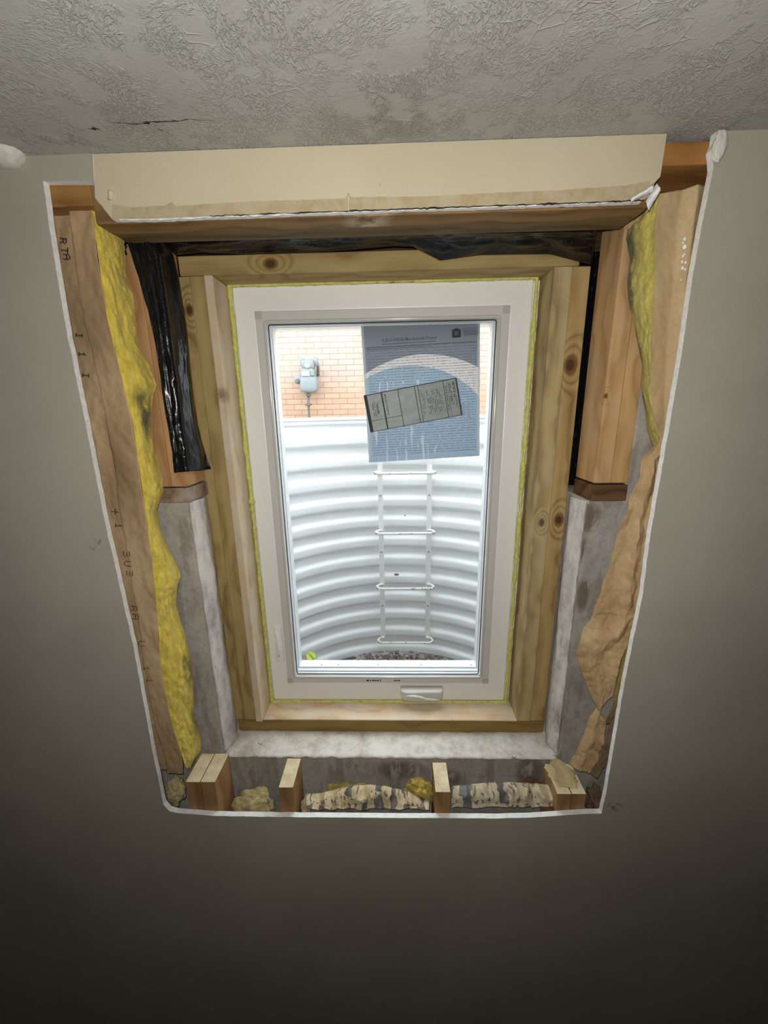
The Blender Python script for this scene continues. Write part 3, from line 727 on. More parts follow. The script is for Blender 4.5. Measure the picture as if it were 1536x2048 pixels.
edge = t.math('MAXIMUM', t.math('LESS_THAN', U, .02), t.math('GREATER_THAN', U, .98))
c = t.mix(t.math('MULTIPLY', edge, .7), c, s2l((180, 184, 188)))
tl_ = t.n.new('ShaderNodeBsdfTranslucent'); t.lk(c, tl_.inputs[0]); mx = t.n.new('ShaderNodeMixShader'); mx.inputs[0].default_value = .33
t.col(c); t.rough(.5); t.lk(t.b.outputs[0], mx.inputs[1]); t.lk(tl_.outputs[0], mx.inputs[2]); t.lk(mx.outputs[0], t.out.inputs[0]); M_SHEET = t.m
def sheetf(u, v):
    p = pf(u, v); a = max(0, 1-abs(v-.62)/.35)*max(0, 1-u/.75)
    return p + Vector((0, -.0015*abs(fbm((p.x*70, 0, p.z*14), 1, 3))*a, 0))
root = link('info_sheet', grid_me(sheetf, 60, 60), M_SHEET, origin=pf(.5, 1)); tag(root, 'large blue and grey printed information sheet on the glass', 'paper')
mes = [place_text('A JELD-WEN® Manufactured Product', pf, .17, .64, .125, .095, .0022, bold=.012),
       place_text('CUSTOMER INFORMATION', pf, .86, .985, .065, .055, .0022)]
for me in mes: link('printed_title', me, M_PRINTB, root)
bm = bmesh.new()
for (u0, u1, v0, v1) in [(.17,.63,.132,.136)] + [(.86,.985,.072+k*.010,.0755+k*.010) for k in range(4)] + [(.03,.97,.150,.154), (.03,.60,.165,.168)]:
    bm.faces.new([bm.verts.new(pf(a, b, .0021)) for a, b in ((u0,v0),(u1,v0),(u1,v1),(u0,v1))])
link('printed_rules', bm_mesh(bm), M_PRINTB, root)
bm = bmesh.new()
bm.faces.new([bm.verts.new(pf(a, b, .0022)) for a, b in ((.765,.118),(.765,.068),(.755,.068),(.80,.052),(.845,.068),(.838,.068),(.838,.118))])
emb = link('house_emblem', bm_mesh(bm), M_PRINT, root)
bm = bmesh.new()
for a, b, c_, d in ((.785,.815,.078,.083),(.785,.815,.092,.097)):
    bm.faces.new([bm.verts.new(pf(u_, v_, .0024)) for u_, v_ in ((a,c_),(b,c_),(b,d),(a,d))])
link('emblem_mark', bm_mesh(bm), M_PRINTW, emb)
mes = [place_text('JELD-WEN', pf, .07, .94, .715, .578, .0021, mirror=True, bold=.02)]
link('large_pale_letters', join_me(mes), M_PRINTW, root)
# second label, tilted
lf = sheet_frame((727,791), (913,755), (925,830), (741,865), 1.1115)
t = NT('grey_performance_label'); v = t.tc.outputs['UV']
c = t.mix(t.smooth(t.noise(t.mapping((3, 3, 1), src=v), 2, 4), .35, .65), s2l((178, 182, 178)), s2l((196, 198, 190)))
wm = t.smooth(t.noise(t.mapping((20, 2, 1), src=v), 1.4, 3, .5, .5), .6, .68, 0, .35)
c = t.mix(wm, c, s2l((190, 186, 170))); t.col(c); t.rough(.4)
tl_ = t.n.new('ShaderNodeBsdfTranslucent'); t.lk(c, tl_.inputs[0]); mx = t.n.new('ShaderNodeMixShader'); mx.inputs[0].default_value = .26
t.lk(t.b.outputs[0], mx.inputs[1]); t.lk(tl_.outputs[0], mx.inputs[2]); t.lk(mx.outputs[0], t.out.inputs[0]); M_LAB = t.m
lab = link('performance_label', grid_me(lambda u, v: lf(u, v), 4, 2), M_LAB, origin=lf(.5, 1)); tag(lab, 'tilted grey label with black ruled boxes over the information sheet', 'label')
bm = bmesh.new()
for (u0, u1, v0, v1) in ((0,.035,0,1),(0,1,0,.022),(.985,1,0,1),(.03,1,.985,1),(.185,.20,0,1),(.365,.372,0,1),(.545,.552,0,1),(.58,.586,0,1),(.85,.856,0,1),(.035,.37,.70,.712),(.89,.893,0,1)):
    bm.faces.new([bm.verts.new(lf(a, b, .0012)) for a, b in ((u0,v0),(u1,v0),(u1,v1),(u0,v1))])
for k, (u, a, b, wd) in enumerate([(.075,.25,.6,.008),(.095,.2,.62,.006),(.115,.3,.55,.012),(.13,.25,.6,.006)] + [(.60+.014*i, .12+.05*(i % 3), .85-.06*(i % 4), .004) for i in range(3)] + [(.665+.018*i, .2+.08*((i*7) % 3), .82-.05*(i % 3), .006) for i in range(9)] + [(.87,.15,.9,.006),(.905,.1,.6,.008),(.92,.12,.7,.006),(.945,.1,.5,.012),(.96,.1,.8,.006)]):
    n_ = 9
    for j in range(n_):
        if noise.noise(Vector((k*3.1, j*1.7, 0))) < -.25: continue
        v0 = a+(b-a)*j/n_; v1 = v0+(b-a)/n_*.75
        bm.faces.new([bm.verts.new(lf(x_, y_, .0012)) for x_, y_ in ((u,v0),(u+wd,v0),(u+wd,v1),(u,v1))])
link('printed_lines', bm_mesh(bm), M_PRINT, lab)
link('printed_heading', join_me([place_text('JELD-WEN', lf, .215, .235, .62, .06, .0012, rot90=True, bold=.02)]), M_PRINT, lab)
# round sticker
sc = at(622, 1312, 1.1155); bm = bmesh.new()
n = 32; r = .0158
a_ = [bm.verts.new(sc+Vector((r*math.cos(6.2832*k/n), 0, r*math.sin(6.2832*k/n)))) for k in range(n)]; bm.faces.new(a_)
t = NT('lime_sticker'); s3 = t.sep(t.tc.outputs['Object']); c = t.mix(t.smooth(s3[0], -.012, .012), s2l((250, 244, 90)), s2l((200, 250, 90)))
tl_ = t.n.new('ShaderNodeBsdfTranslucent'); t.lk(c, tl_.inputs[0]); mx = t.n.new('ShaderNodeMixShader'); mx.inputs[0].default_value = .5; t.col(c)
t.lk(t.b.outputs[0], mx.inputs[1]); t.lk(tl_.outputs[0], mx.inputs[2]); t.lk(mx.outputs[0], t.out.inputs[0])
st_ = link('round_sticker', bm_mesh(bm), t.m, origin=sc); tag(st_, 'small lime green round sticker in the lower left of the glass', 'sticker')
me = text_me('LOW-E', .0095, .0002); cxm = sum(v.co.x for v in me.vertices)/len(me.vertices)
an = math.radians(-55)
for v in me.vertices:
    x, y = v.co.x-cxm, v.co.y-.0033; v.co = sc+Vector((x*math.cos(an)-y*math.sin(an), -.0006, x*math.sin(an)+y*math.cos(an)))
link('printed_text', me, M_PRINT, st_)

# ================================================================ INSULATION, PAPER, PLASTIC
def lofted(left, right, DL, DR, nu=26, nv=260, amp=.006, bulge=.012, seed=0, fr=38, side=1):
    L = [at(a, b, DL) for a, b in left]; Rr = [at(a, b, DR) for a, b in right]
    def f(u, v):
        a = interp(L, v); b = interp(Rr, v); p = a.lerp(b, u)
        d = bulge*math.sin(math.pi*u) + amp*fbm((p.x*fr+seed, p.y*fr, p.z*fr*.6), 1, 5) + amp*.5*fbm((p.x*fr*3+seed, p.y*fr*3, p.z*fr*2), 1, 3)
        e = min(1, 6*min(u, 1-u)+.25)
        return p + Vector((side*d*e*.6, -d*e*.8, amp*.6*fbm((p.z*40+seed, u*6, 3), 1, 3)))
    return grid_me(f, nu, nv)
def sheet_between(A, B, DA, DB, nu, nv, amp, fr=16, seed=0, fold=None):
    L = [at(a, b, DA if not isinstance(DA, list) else DA[i]) for i, (a, b) in enumerate(A)]
    Rr = [at(a, b, DB if not isinstance(DB, list) else DB[i]) for i, (a, b) in enumerate(B)]
    def f(u, v):
        a = interp(L, v); b = interp(Rr, v); p = a.lerp(b, u)
        q = Vector((p.x*fr+seed, p.z*fr*.55, seed))
        d = amp*(1-abs(noise.noise(q))*2.2) + amp*.5*(1-2*abs(noise.noise(q*2.7))) + amp*.25*(1-2*abs(noise.noise(q*6.1)))
        if fold: d += fold(u, v)
        return p + Vector((0, d, 0))
    return grid_me(f, nu, nv)
# --- left batt
Lk = [(178,395),(186,440),(193,490),(203,560),(215,640),(240,740),(252,790),(262,830),(272,890),(281,950),(287,1000),(295,1060),(303,1110),(311,1190),(316,1250),(319,1300),(328,1370),(340,1430),(352,1475),(372,1535)]
Rk = [(234,432),(247,470),(251,520),(252,560),(266,590),(272,640),(282,700),(300,735),(313,770),(306,795),(304,830),(304,860),(312,905),(326,960),(327,985),(314,1018),(322,1060),(345,1112),(362,1150),(354,1180),(352,1210),(366,1255),(381,1310),(386,1360),(388,1420),(400,1470),(403,1500),(384,1530)]
bl = empty('insulation_batt', P(-.56, .85, -.96)); tag(bl, 'long yellow fiberglass batt with kraft facing left of the window', 'insulation')
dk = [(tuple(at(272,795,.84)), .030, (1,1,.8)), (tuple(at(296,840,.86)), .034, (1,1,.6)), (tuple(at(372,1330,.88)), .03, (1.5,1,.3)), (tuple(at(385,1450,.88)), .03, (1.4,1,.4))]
link('fiberglass', lofted(Lk, Rk, .815, .888, amp=.008, bulge=.010, seed=1.0), fiber('yellow_fiberglass_left', dk), bl, smooth=True)
# loose tufts standing proud of the edge
tf = fiber('yellow_fiberglass_tufts')
out_L = [(98,392),(120,600),(145,735),(170,880),(200,1010),(222,1120),(262,1290),(290,1440),(306,1520),(314,1550)]
def foldL(u, v):
    k = min(1, max(0, (u-.52-.03*math.sin(v*7))/.05)); return .013*(1-k*k*(3-2*k)) - .002
M_KL = kraft('kraft_facing_left', dark=[(tuple(at(150,640,.80)), .10, (1,1,.5)), (tuple(at(225,950,.80)), .08, (1.6,1,.35))])  # dark spots paint the shaded strip beside the stud onto the paper
xo = [(a-26, b) for a, b in out_L]
Lkk = Lk[:-1] + [(362,1505),(366,1530),(366,1548)]
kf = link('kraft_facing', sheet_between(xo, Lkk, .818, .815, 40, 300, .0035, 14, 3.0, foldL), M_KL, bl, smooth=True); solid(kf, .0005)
# dot-matrix print on the facing
font = {'A': ['.###.','#...#','#####','#...#','#...#'], 'R': ['####.','#...#','####.','#..#.','#...#'], '1': ['..#..','.##..','..#..','..#..','.###.'],
        'U': ['#...#','#...#','#...#','#...#','.###.'], '3': ['####.','....#','.###.','....#','####.'], 'T': ['#####','..#..','..#..','..#..','..#..'], '+': ['..#..','..#..','#####','..#..','..#..'], 'I': ['.###.','..#..','..#..','..#..','.###.']}
def dots(ch, px, py, s=2.1):
    bm = bmesh.new()
    for r_, row_ in enumerate(font[ch]):
        for c_, q in enumerate(row_):
            if q == '#':
                p = at(px + (4-r_)*s*1.4, py + c_*s*1.1+(4-r_)*.3, .8035)
                vs = [bm.verts.new(p+Vector((.0012*math.cos(k*1.0472), 0, .0012*math.sin(k*1.0472)))) for k in range(6)]; bm.faces.new(vs)
    link('dotted_character', bm_mesh(bm), M_PRINT, bl)
for ch, px, py in (('R',120,476),('T',123,495),('A',127,508),('I',152,665),('1',158,703),('I',165,745),('+',224,1018),('1',231,1046),('3',247,1103),('U',249,1122),('3',253,1142),('R',262,1212),('A',265,1228),('U',277,1282),('1',288,1332),('1',293,1356)):
    dots(ch, px, py)
# --- right batt, upper
Ra = [(1320,386),(1311,460),(1310,520),(1307,600),(1304,680),(1301,740),(1303,790),(1310,840),(1328,895)]
La = [(1284,440),(1256,458),(1252,480),(1260,520),(1254,560),(1256,600),(1268,650),(1276,690),(1284,730),(1281,770),(1290,820),(1294,860),(1306,897)]
brt = empty('insulation_batt', P(.5, .85, -.2)); tag(brt, 'yellow fiberglass batt with dark edge and kraft facing right of the window', 'insulation')
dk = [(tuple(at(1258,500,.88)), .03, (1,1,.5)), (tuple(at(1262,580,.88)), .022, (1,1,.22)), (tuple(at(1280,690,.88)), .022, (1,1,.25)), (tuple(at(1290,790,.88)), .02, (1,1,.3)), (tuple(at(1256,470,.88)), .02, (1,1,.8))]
link('fiberglass', lofted(Ra, La, .815, .888, amp=.007, bulge=.008, seed=6.0, nv=180, side=-1), fiber('yellow_fiberglass_right', dk, (216,202,104), (176,158,64)), brt, smooth=True)
Ro = [(1440,368),(1430,460),(1420,520),(1405,600),(1395,680),(1385,740),(1375,790),(1365,840),(1352,885)]
def foldR(u, v): return -.012*max(0, 1-abs(u-.55)/.18) - .004*u
kr = link('kraft_facing', sheet_between(Ra, Ro, .815, .822, 40, 180, .003, 12, 8.0, foldR), kraft('kraft_facing_right', (206,182,142), (186,158,116)), brt, smooth=True); solid(kr, .0005)
bm = bmesh.new()
for k, (px, py, r) in enumerate([(1369,478,.003),(1366,486,.002),(1369,494,.0042),(1366,512,.0025),(1369,508,.0018),(1364,524,.0025),(1371,525,.0025),(1365,536,.003),(1370,539,.002),(1362,560,.0015)]):
    p = at(px, py, .8035 if True else 0); vs = [bm.verts.new(p+Vector((r*.8*math.cos(j*.785), 0, r*math.sin(j*.785)))) for j in range(8)]; bm.faces.new(vs)
link('white_paint_dabs', bm_mesh(bm), M_GYP, brt)
# --- torn kraft flaps, lower right
fa = [(1335,866),(1312,893),(1292,912),(1272,975),(1246,1045),(1228,1110),(1204,1185),(1192,1215),(1188,1235),(1172,1262),(1154,1302),(1160,1335),(1172,1365),(1186,1398),(1198,1422)]
fb = [(1352,868),(1345,900),(1338,940),(1330,1000),(1318,1060),(1308,1110),(1296,1180),(1290,1215),(1285,1240),(1275,1270),(1254,1305),(1240,1330),(1236,1358),(1230,1395),(1204,1422)]
DA = [.81,.812,.815,.82,.83,.835,.84,.842,.842,.845,.85,.845,.84,.835,.83]
def foldF(u, v): return -.010*max(0, 1-abs(u-.5+.15*math.sin(v*9))/.22) + .012*math.sin(v*23+u*5)*.35*(v > .55) 
o = link('torn_kraft_paper', sheet_between(fa, fb, DA, .812, 44, 200, .006, 22, 11.0, foldF), kraft('kraft_torn', (206,176,134), (182,150,108)), origin=at(1250,1150,.82), smooth=True); solid(o, .0006)
tag(o, 'long torn brown kraft paper flap hanging along the right drywall edge', 'paper')
ga = [(1196,1416),(1180,1440),(1170,1468),(1158,1495),(1150,1512),(1138,1532)]
gb = [(1206,1430),(1216,1440),(1214,1462),(1206,1490),(1198,1520),(1182,1552)]
o = link('torn_kraft_paper', sheet_between(ga, gb, .845, .815, 30, 90, .005, 30, 15.0, lambda u, v: -.008*max(0, 1-abs(u-.4)/.3)), kraft('kraft_torn_b', (206,176,134), (180,148,108)), origin=at(1180,1480,.82), smooth=True); solid(o, .0006)
tag(o, 'small crumpled kraft paper piece above the lower right studs', 'paper')
ga = [(1208,1452),(1222,1450),(1212,1490),(1200,1520),(1180,1548)]; gb = [(1236,1400),(1238,1450),(1225,1500),(1215,1530),(1196,1560)]
o = link('torn_kraft_paper', sheet_between(ga, gb, .82, .815, 20, 60, .004, 30, 19.0), kraft('kraft_torn_c', (160,140,114), (130,108,80)), origin=at(1215,1500,.82), smooth=True); solid(o, .0006)
tag(o, 'greyish kraft paper strip against the lower right drywall edge', 'paper')
# fiberglass showing behind the torn flap
ya = [(1262,1270),(1244,1320),(1236,1360),(1228,1400),(1215,1440)]; yb = [(1300,1240),(1285,1300),(1270,1360),(1258,1400),(1248,1440)]
o = link('fiberglass_tuft', lofted(ya, yb, .86, .86, 14, 60, .008, .006, 21.0), fiber('yellow_fiberglass_sliver', (), (178,156,44), (120,104,30)), origin=at(1250,1340,.86), smooth=True)
tag(o, 'yellow fiberglass sliver behind the torn kraft flap', 'insulation')
# --- bits between the studs at the bottom
def mound(px, py, D, r, seed, mat, name, label, cat='insulation', amp=.5, fr=9):
    p = at(px, py, D); o = link(name, blob(p, r, seed, amp, 5, fr), mat, origin=p, smooth=True); tag(o, label, cat); return o
fpal = fiber('pale_dusty_fiberglass', (), (206,190,146), (166,148,104))
mound(508, 1612, .852, (.056, .032, .050), 3.0, fpal, 'fiberglass_tuft', 'pale fuzzy fiberglass mound right of the lower left stud pair', amp=.35)
mound(700, 1588, .872, (.070, .022, .028), 7.0, fiber('dull_fiberglass_a', (), (178,156,84), (130,110,56)), 'fiberglass_tuft', 'dull yellow fiberglass behind the printed kraft scrap')
mound(838, 1585, .868, (.040, .022, .040), 9.0, fiber('dull_fiberglass_b', (), (196,170,72), (140,112,42)), 'fiberglass_tuft', 'yellow fiberglass clump left of the right single stud')
mound(352, 1582, .835, (.022, .018, .040), 12.0, fpal, 'fiberglass_tuft', 'grey yellow fiberglass scrap in the lower left corner', amp=.8)
mound(612, 1610, .858, (.012, .02, .022), 14.0, fpal, 'fiberglass_tuft', 'small fiberglass tuft right of the left single stud', amp=.6)
mound(1190, 1602, .85, (.018, .03, .045), 17.0, concrete('rubble', (110,84,62), (140,112,86), 0, .5, 1), 'rubble_lump', 'brown mortar rubble in the lower right corner', 'rubble', amp=.6)
mound(1060, 1568, .897, (.028, .010, .018), 19.0, simple('rust_brown_dirt', (110,78,60), .95, nz=.3, nscale=60, bump=.8), 'rubble_lump', 'reddish brown mortar crumbs against the concrete under the sill', 'rubble', amp=.7)
# printed scraps
def print_mat(name, base, ink, fr, seed):
    t = NT(name); pos = t.pos(); s3 = t.sep(t.mapping((1, 1, 1), (seed, 0, 0), src=pos))
    wob = t.noise(t.mapping(src=pos), 28, 2); wob2 = t.noise(t.mapping((1, 1, 2), src=pos), 16, 1)
    st = t.math('FRACT', t.math('ADD', t.math('MULTIPLY', s3[0], fr), t.math('MULTIPLY', wob, 1.1)))
    k = t.math('MULTIPLY', t.math('LESS_THAN', st, .5), t.smooth(wob2, .45, .47))
    s4 = t.math('FRACT', t.math('ADD', t.math('MULTIPLY', s3[0], fr*3.1), t.math('MULTIPLY', wob, 3.0)))
    k2 = t.math('MULTIPLY', t.math('LESS_THAN', s4, .4), t.math('MULTIPLY', t.smooth(wob2, .40, .41), t.smooth(wob2, .44, .45, 1, 0)))
    c = t.mix(t.smooth(t.noise(t.mapping(src=pos), 60, 4), .3, .7), s2l(base), s2l(tuple(v_*.88 for v_ in base)))
    c = t.mix(t.math('MULTIPLY', t.math('MAXIMUM', k, k2), .9), c, s2l(ink)); t.col(c); t.rough(.5)
    t.bump(t.noise(t.mapping(src=pos), 70, 4), .4, .003); return t.m
def scrap(px0, px1, py0, py1, D0, D1, seed, amp, prof=None):
    def f(u, v):
        px = px0+(px1-px0)*u; top_ = py0 + (prof(u) if prof else 0)
        py = top_ + (py1-top_)*v
        D = D1 + (D0-D1)*v**.7
        p = at(px, py, D); q = Vector((p.x*26+seed, p.z*22, seed))
        d = amp*(1-2.0*abs(noise.noise(q))) + amp*.35*(1-2*abs(noise.noise(q*2.3)))
        return p + Vector((0, -d*math.sin(math.pi*min(1, v+.15)), d*.7))
    return grid_me(f, 130, 60)
o = link('printed_kraft_scrap', scrap(614, 858, 1588, 1622, .812, .858, 31.0, .011, lambda u: -22*math.sin(u*3.0)**2*(1-u*.35)+ (10 if u > .8 else 0)*(u-.8)*5), print_mat('printed_kraft', (206,184,144), (70,70,74), 26, 2.0), origin=at(736,1610,.83), smooth=True); solid(o, .0006)
tag(o, 'crumpled tan kraft bag scrap with dark print between the single studs', 'paper')
o = link('printed_plastic_scrap', scrap(903, 1112, 1573, 1618, .815, .862, 37.0, .010, lambda u: -8*math.sin(u*3)), print_mat('printed_wrap', (200,184,152), (84,86,92), 20, 6.3), origin=at(1005,1600,.83), smooth=True); solid(o, .0006)
tag(o, 'crumpled printed insulation wrap right of the right single stud', 'wrapper')

# --- splinter slab on the lower right studs
o = link('splintered_chip', blob(at(1122, 1548, .86)+Vector((0, 0, .002)), (.036, .040, .006), 41.0, .5, 4), wood('splinter_wood', (200,180,136), (150,130,90), 'y', [], .4, seed=40), origin=at(1122,1548,.86), smooth=False)
tag(o, 'splintered wood chip lying on the lower right stud pair', 'wood')

# --- black plastic: side drape and head drape
la = [(245,462),(262,505),(280,560),(298,620),(312,690),(322,760),(334,840),(345,905),(350,945)]
lb = [(322,480),(338,510),(350,560),(362,620),(372,700),(380,770),(392,850),(408,905),(420,938)]
def foldB(u, v):
    return -.020*max(0, 1-abs(u-.62-.05*math.sin(v*5))/.16) + .008*math.sin(u*9+v*6)*.6 + .006*noise.noise(Vector((u*9, v*14, 2)))
la3 = [Vector((a, b, 0)) for a, b in la]; lb3 = [Vector((a, b, 0)) for a, b in lb]
def drape(u, v):
    q = interp(la3, v).lerp(interp(lb3, v), u)
    d = .0035*noise.noise(Vector((u*6+v*3, v*7, 2))) + .0012*noise.noise(Vector((u*15, v*20, 7))) + .004*math.sin(u*13+v*5)
    p = at(q.x, q.y, .889)
    XE = -.484
    if p.x > XE:
        D = min(.889*(XE/p.x), .988); p = at(q.x, q.y, D); return p + Vector((.0055+d*.8, -.4*d, 0))
    return p + Vector((0, -abs(d), 0))
o = link('black_plastic_sheet', grid_me(drape, 60, 200), M_BLACKP, origin=at(350,700,.9), smooth=True); solid(o, .0006)
tag(o, 'black plastic sheet hanging down left of the window buck', 'plastic sheet')
ta = [(322,466),(420,470),(520,472),(620,472),(700,471),(780,470),(850,468),(900,467),(1000,466),(1100,464),(1192,462)]
tb = [(330,512),(400,506),(500,508),(620,505),(700,500),(790,493),(826,494),(880,521),(960,510),(1100,508),(1184,530)]
def dense_poly(pl, n=12):
    out = []
    for (a, b), (c_, d) in zip(pl[:-1], pl[1:]):
        for k in range(n): out.append((a+(c_-a)*k/n, b+(d-b)*k/n))
    return out+[pl[-1]]
def headf(u, v):
    A = at(*interp([Vector((a, b, 0)) for a, b in ta], u).xy, .900); B = at(*interp([Vector((a, b, 0)) for a, b in tb], u).xy, .990)
    p = A.lerp(B, v); q = Vector((p.x*9, v*3.5, 5))
    d = .007*(1-2*abs(noise.noise(q))) + .003*noise.noise(Vector((p.x*26, v*8, 1)))
    return p + Vector((0, 0, d*math.sin(math.pi*v)))
o = link('black_plastic_sheet', grid_me(headf, 220, 24), M_BLACKP, origin=at(760,490,.95), smooth=True); solid(o, .0006)
tag(o, 'black plastic sheet stretched above the wooden window head', 'plastic sheet')
def cf(u, v):
    p = at(248+82*u, 466+10*u+ (44-6*u)*v, .897+.03*u); return p+Vector((0, .008*noise.noise(Vector((u*5, v*4, 9))), 0))
o = link('black_plastic_sheet', grid_me(cf, 30, 16), M_BLACKP, origin=at(290,490,.9), smooth=True); solid(o, .0006)
tag(o, 'black plastic scrap bunched in the upper left corner', 'plastic sheet')

# ================================================================ OUTSIDE
# window well
WX, WD, WR = 0.01, 1.25, 0.70
GH = -0.045                                   # ground level relative to the camera
t = NT('galvanized_white_steel'); v = t.mapping(src=t.pos())
c = t.mix(t.smooth(t.noise(v, 6, 4), .3, .7), s2l((243, 245, 246)), s2l((248, 249, 250)))
t.col(c); t.rough(.42); M_STEEL = t.m
PITCHC = 0.106
def wellf(u, v):
    # u along the bend, v down
    h = GH + 0.012 - v*1.45
    ph = (h/PITCHC) % 1.0
    s_ = math.sin(2*math.pi*ph); prof = 0.010*math.tanh(2.4*s_)
    if v < .012: prof = 0.0
    L1 = WD-1.125; arc = math.pi*WR; tot = 2*L1+arc; s = u*tot
    r = WR + prof
    if s < L1: x, D = WX-r, 1.125+s
    elif s < L1+arc:
        a = (s-L1)/WR; x, D = WX-r*math.cos(a), WD+r*math.sin(a)
    else: x, D = WX+r, WD-(s-L1-arc)
    return P(x, D, h)
wo = empty('window_well', P(WX, WD, -1.4)); tag(wo, 'white corrugated steel window well curving around the window outside', 'window well')
o = link('corrugated_wall', grid_me(wellf, 90, 420), M_STEEL, wo, smooth=True); solid(o, .0015, 0)
bm = bmesh.new(); pts = []
for k in range(61):
    a = math.pi*k/60; pts.append(P(WX-(WR+.004)*math.cos(a), WD+(WR+.004)*math.sin(a), GH+.014))
add_tube(bm, pts, .010, 10); link('rolled_rim', bm_mesh(bm), M_STEEL, wo, smooth=True)
M_RUST = simple('rust', (104,84,70), .9, nz=.3)
for px, py in ((858,933),(868,1043),(793,1149),(810,1031)):
    bm = bmesh.new(); p = at(px, py, 1.925); bmesh.ops.create_icosphere(bm, subdivisions=2, radius=.004 if px != 793 else .010, matrix=Matrix.Translation(p) @ Matrix.Diagonal((1.4, .3, .6, 1)))
    link('rust_chip', bm_mesh(bm), M_RUST, wo)
# ladder
lad = empty('escape_ladder', P(WX-.04, 1.9, -1.2)); tag(lad, 'white steel escape ladder fixed inside the window well', 'ladder')
t = NT('chipped_white_enamel'); v = t.mapping(src=t.pos())
k = t.smooth(t.noise(v, 60, 4, .6), .60, .64, 0, .8); t.col(t.mix(k, s2l((238, 236, 230)), s2l((128, 104, 84)))); t.rough(.4); M_RUNG = t.m
M_RAIL = simple('white_ladder_enamel', (240, 240, 238), .4)
DR_ = WD+WR-.042
ra = [(768, 925), (777, 1283)]; rb = [(858, 915), (857, 1283)]
ztop = GH-.02
xa = at(763, 1100, DR_).x; xb = at(857, 1100, DR_).x
rz = [at(810, y, DR_-.05).z-2.0 for y in (830, 946, 1066, 1176, 1284)]
for xx in (xa, xb):
    bm = bmesh.new(); add_box(bm, P(xx-.0125, DR_, rz[-1]-.01), P(xx+.0125, DR_+.004, rz[0]+.02), .001)
    rl = link('rail', bm_mesh(bm), M_RAIL, lad)
    for k in range(4):
        bm = bmesh.new(); p = P(xx, DR_-.0005, (rz[k]+rz[k+1])/2 + .03); bmesh.ops.create_cone(bm, segments=10, radius1=.004, radius2=.003, depth=.003, cap_ends=True, matrix=Matrix.Translation(p) @ Matrix.Rotation(math.pi/2, 4, 'X'))
        link('bolt', bm_mesh(bm), M_NAIL, rl)
for z in rz:
    bm = bmesh.new(); ov = .022; dpt = .052
    # U-bend: out, around, across, back
    path = [(xa+.006, 0), (xa-.012, -.004), (xa-ov, -.016), (xa-ov-.003, -.030), (xa-ov+.006, -.044), (xa-ov+.024, -dpt)]
    path += [(xb+ov-.024, -dpt), (xb+ov-.006, -.044), (xb+ov+.003, -.030), (xb+ov, -.016), (xb+.012, -.004), (xb-.006, 0)]
    pts = [P(x, DR_-.006+d, z) for x, d in path]
    fine = []
    for i in range(len(pts)-1):
        p0, p1, p2, p3 = pts[max(i-1, 0)], pts[i], pts[i+1], pts[min(i+2, len(pts)-1)]
        n_ = 14 if (p2-p1).length > .1 else 4
        for k in range(n_):
            t_ = k/n_
            fine.append(p1.lerp(p2, t_) if n_ == 14 else 0.5*((2*p1)+(p2-p0)*t_+(2*p0-5*p1+4*p2-p3)*t_*t_+(3*p1-p0-3*p2+p3)*t_**3))
    fine.append(pts[-1]); add_tube(bm, fine, .0062, 10)
    link('rung', bm_mesh(bm), M_RUNG, lad, smooth=True)
# gravel floor of the well
GB = at(800, 1306, 1.95).z - 2.0
t = NT('grey_gravel'); pos = t.pos(); vc = t.voro(t.mapping(src=pos), 55, 'F1', 'Color'); s3 = t.sep(vc)
c = t.ramp(s3[0], [(0, s2l((96, 88, 84))), (.5, s2l((138, 128, 122))), (1, s2l((186, 180, 176)))]); t.col(c); t.rough(.9); M_GRAV = t.m
bm = bmesh.new()
proto = bmesh.new(); bmesh.ops.create_icosphere(proto, subdivisions=1, radius=1); pv = [v.co.copy() for v in proto.verts]; pfc = [[v.index for v in f.verts] for f in proto.faces]; proto.free()
cnt = 0
rng = random.Random(3)
while cnt < 2600:
    x = rng.uniform(WX-WR, WX+WR); D = rng.uniform(1.62, WD+WR)
    if D > WD and math.hypot(x-WX, D-WD) > WR-.006: continue
    edgef = math.hypot(x-WX, max(0, D-WD))/WR
    hgt_ = GB + .012 - .045*max(0, (abs(x-WX)-.18))/.3*1.0 + rng.uniform(-.006, .008)
    r = rng.uniform(.006, .016); sc_ = Vector((rng.uniform(.8, 1.3), rng.uniform(.7, 1.2), rng.uniform(.5, .9)))*r
    M_ = Matrix.Rotation(rng.uniform(0, 6), 3, 'Z') @ Matrix.Rotation(rng.uniform(-.6, .6), 3, 'X')
    c0 = P(x, D, hgt_); base = [bm.verts.new(c0 + M_ @ Vector((p.x*sc_.x*rng.uniform(.8, 1.2), p.y*sc_.y*rng.uniform(.8, 1.2), p.z*sc_.z*rng.uniform(.8, 1.2)))) for p in pv]
    for f in pfc: bm.faces.new([base[i] for i in f])
    cnt += 1
me = bpy.data.meshes.new('gravel'); bm.to_mesh(me); bm.free()
o = link('gravel', me, M_GRAV, origin=P(WX, 1.8, GB)); tag(o, 'grey gravel covering the bottom of the window well', 'gravel', kind='stuff')
o = link('ground_well_floor', box_me(P(WX-WR-.05, 1.13, GB-.08), P(WX+WR+.05, WD+WR+.05, GB-.03)), simple('damp_soil', (104, 94, 84), .95, nz=.25, nscale=30, bump=.5)); tag(o, 'dark soil floor below the gravel of the well', 'ground', kind='structure')
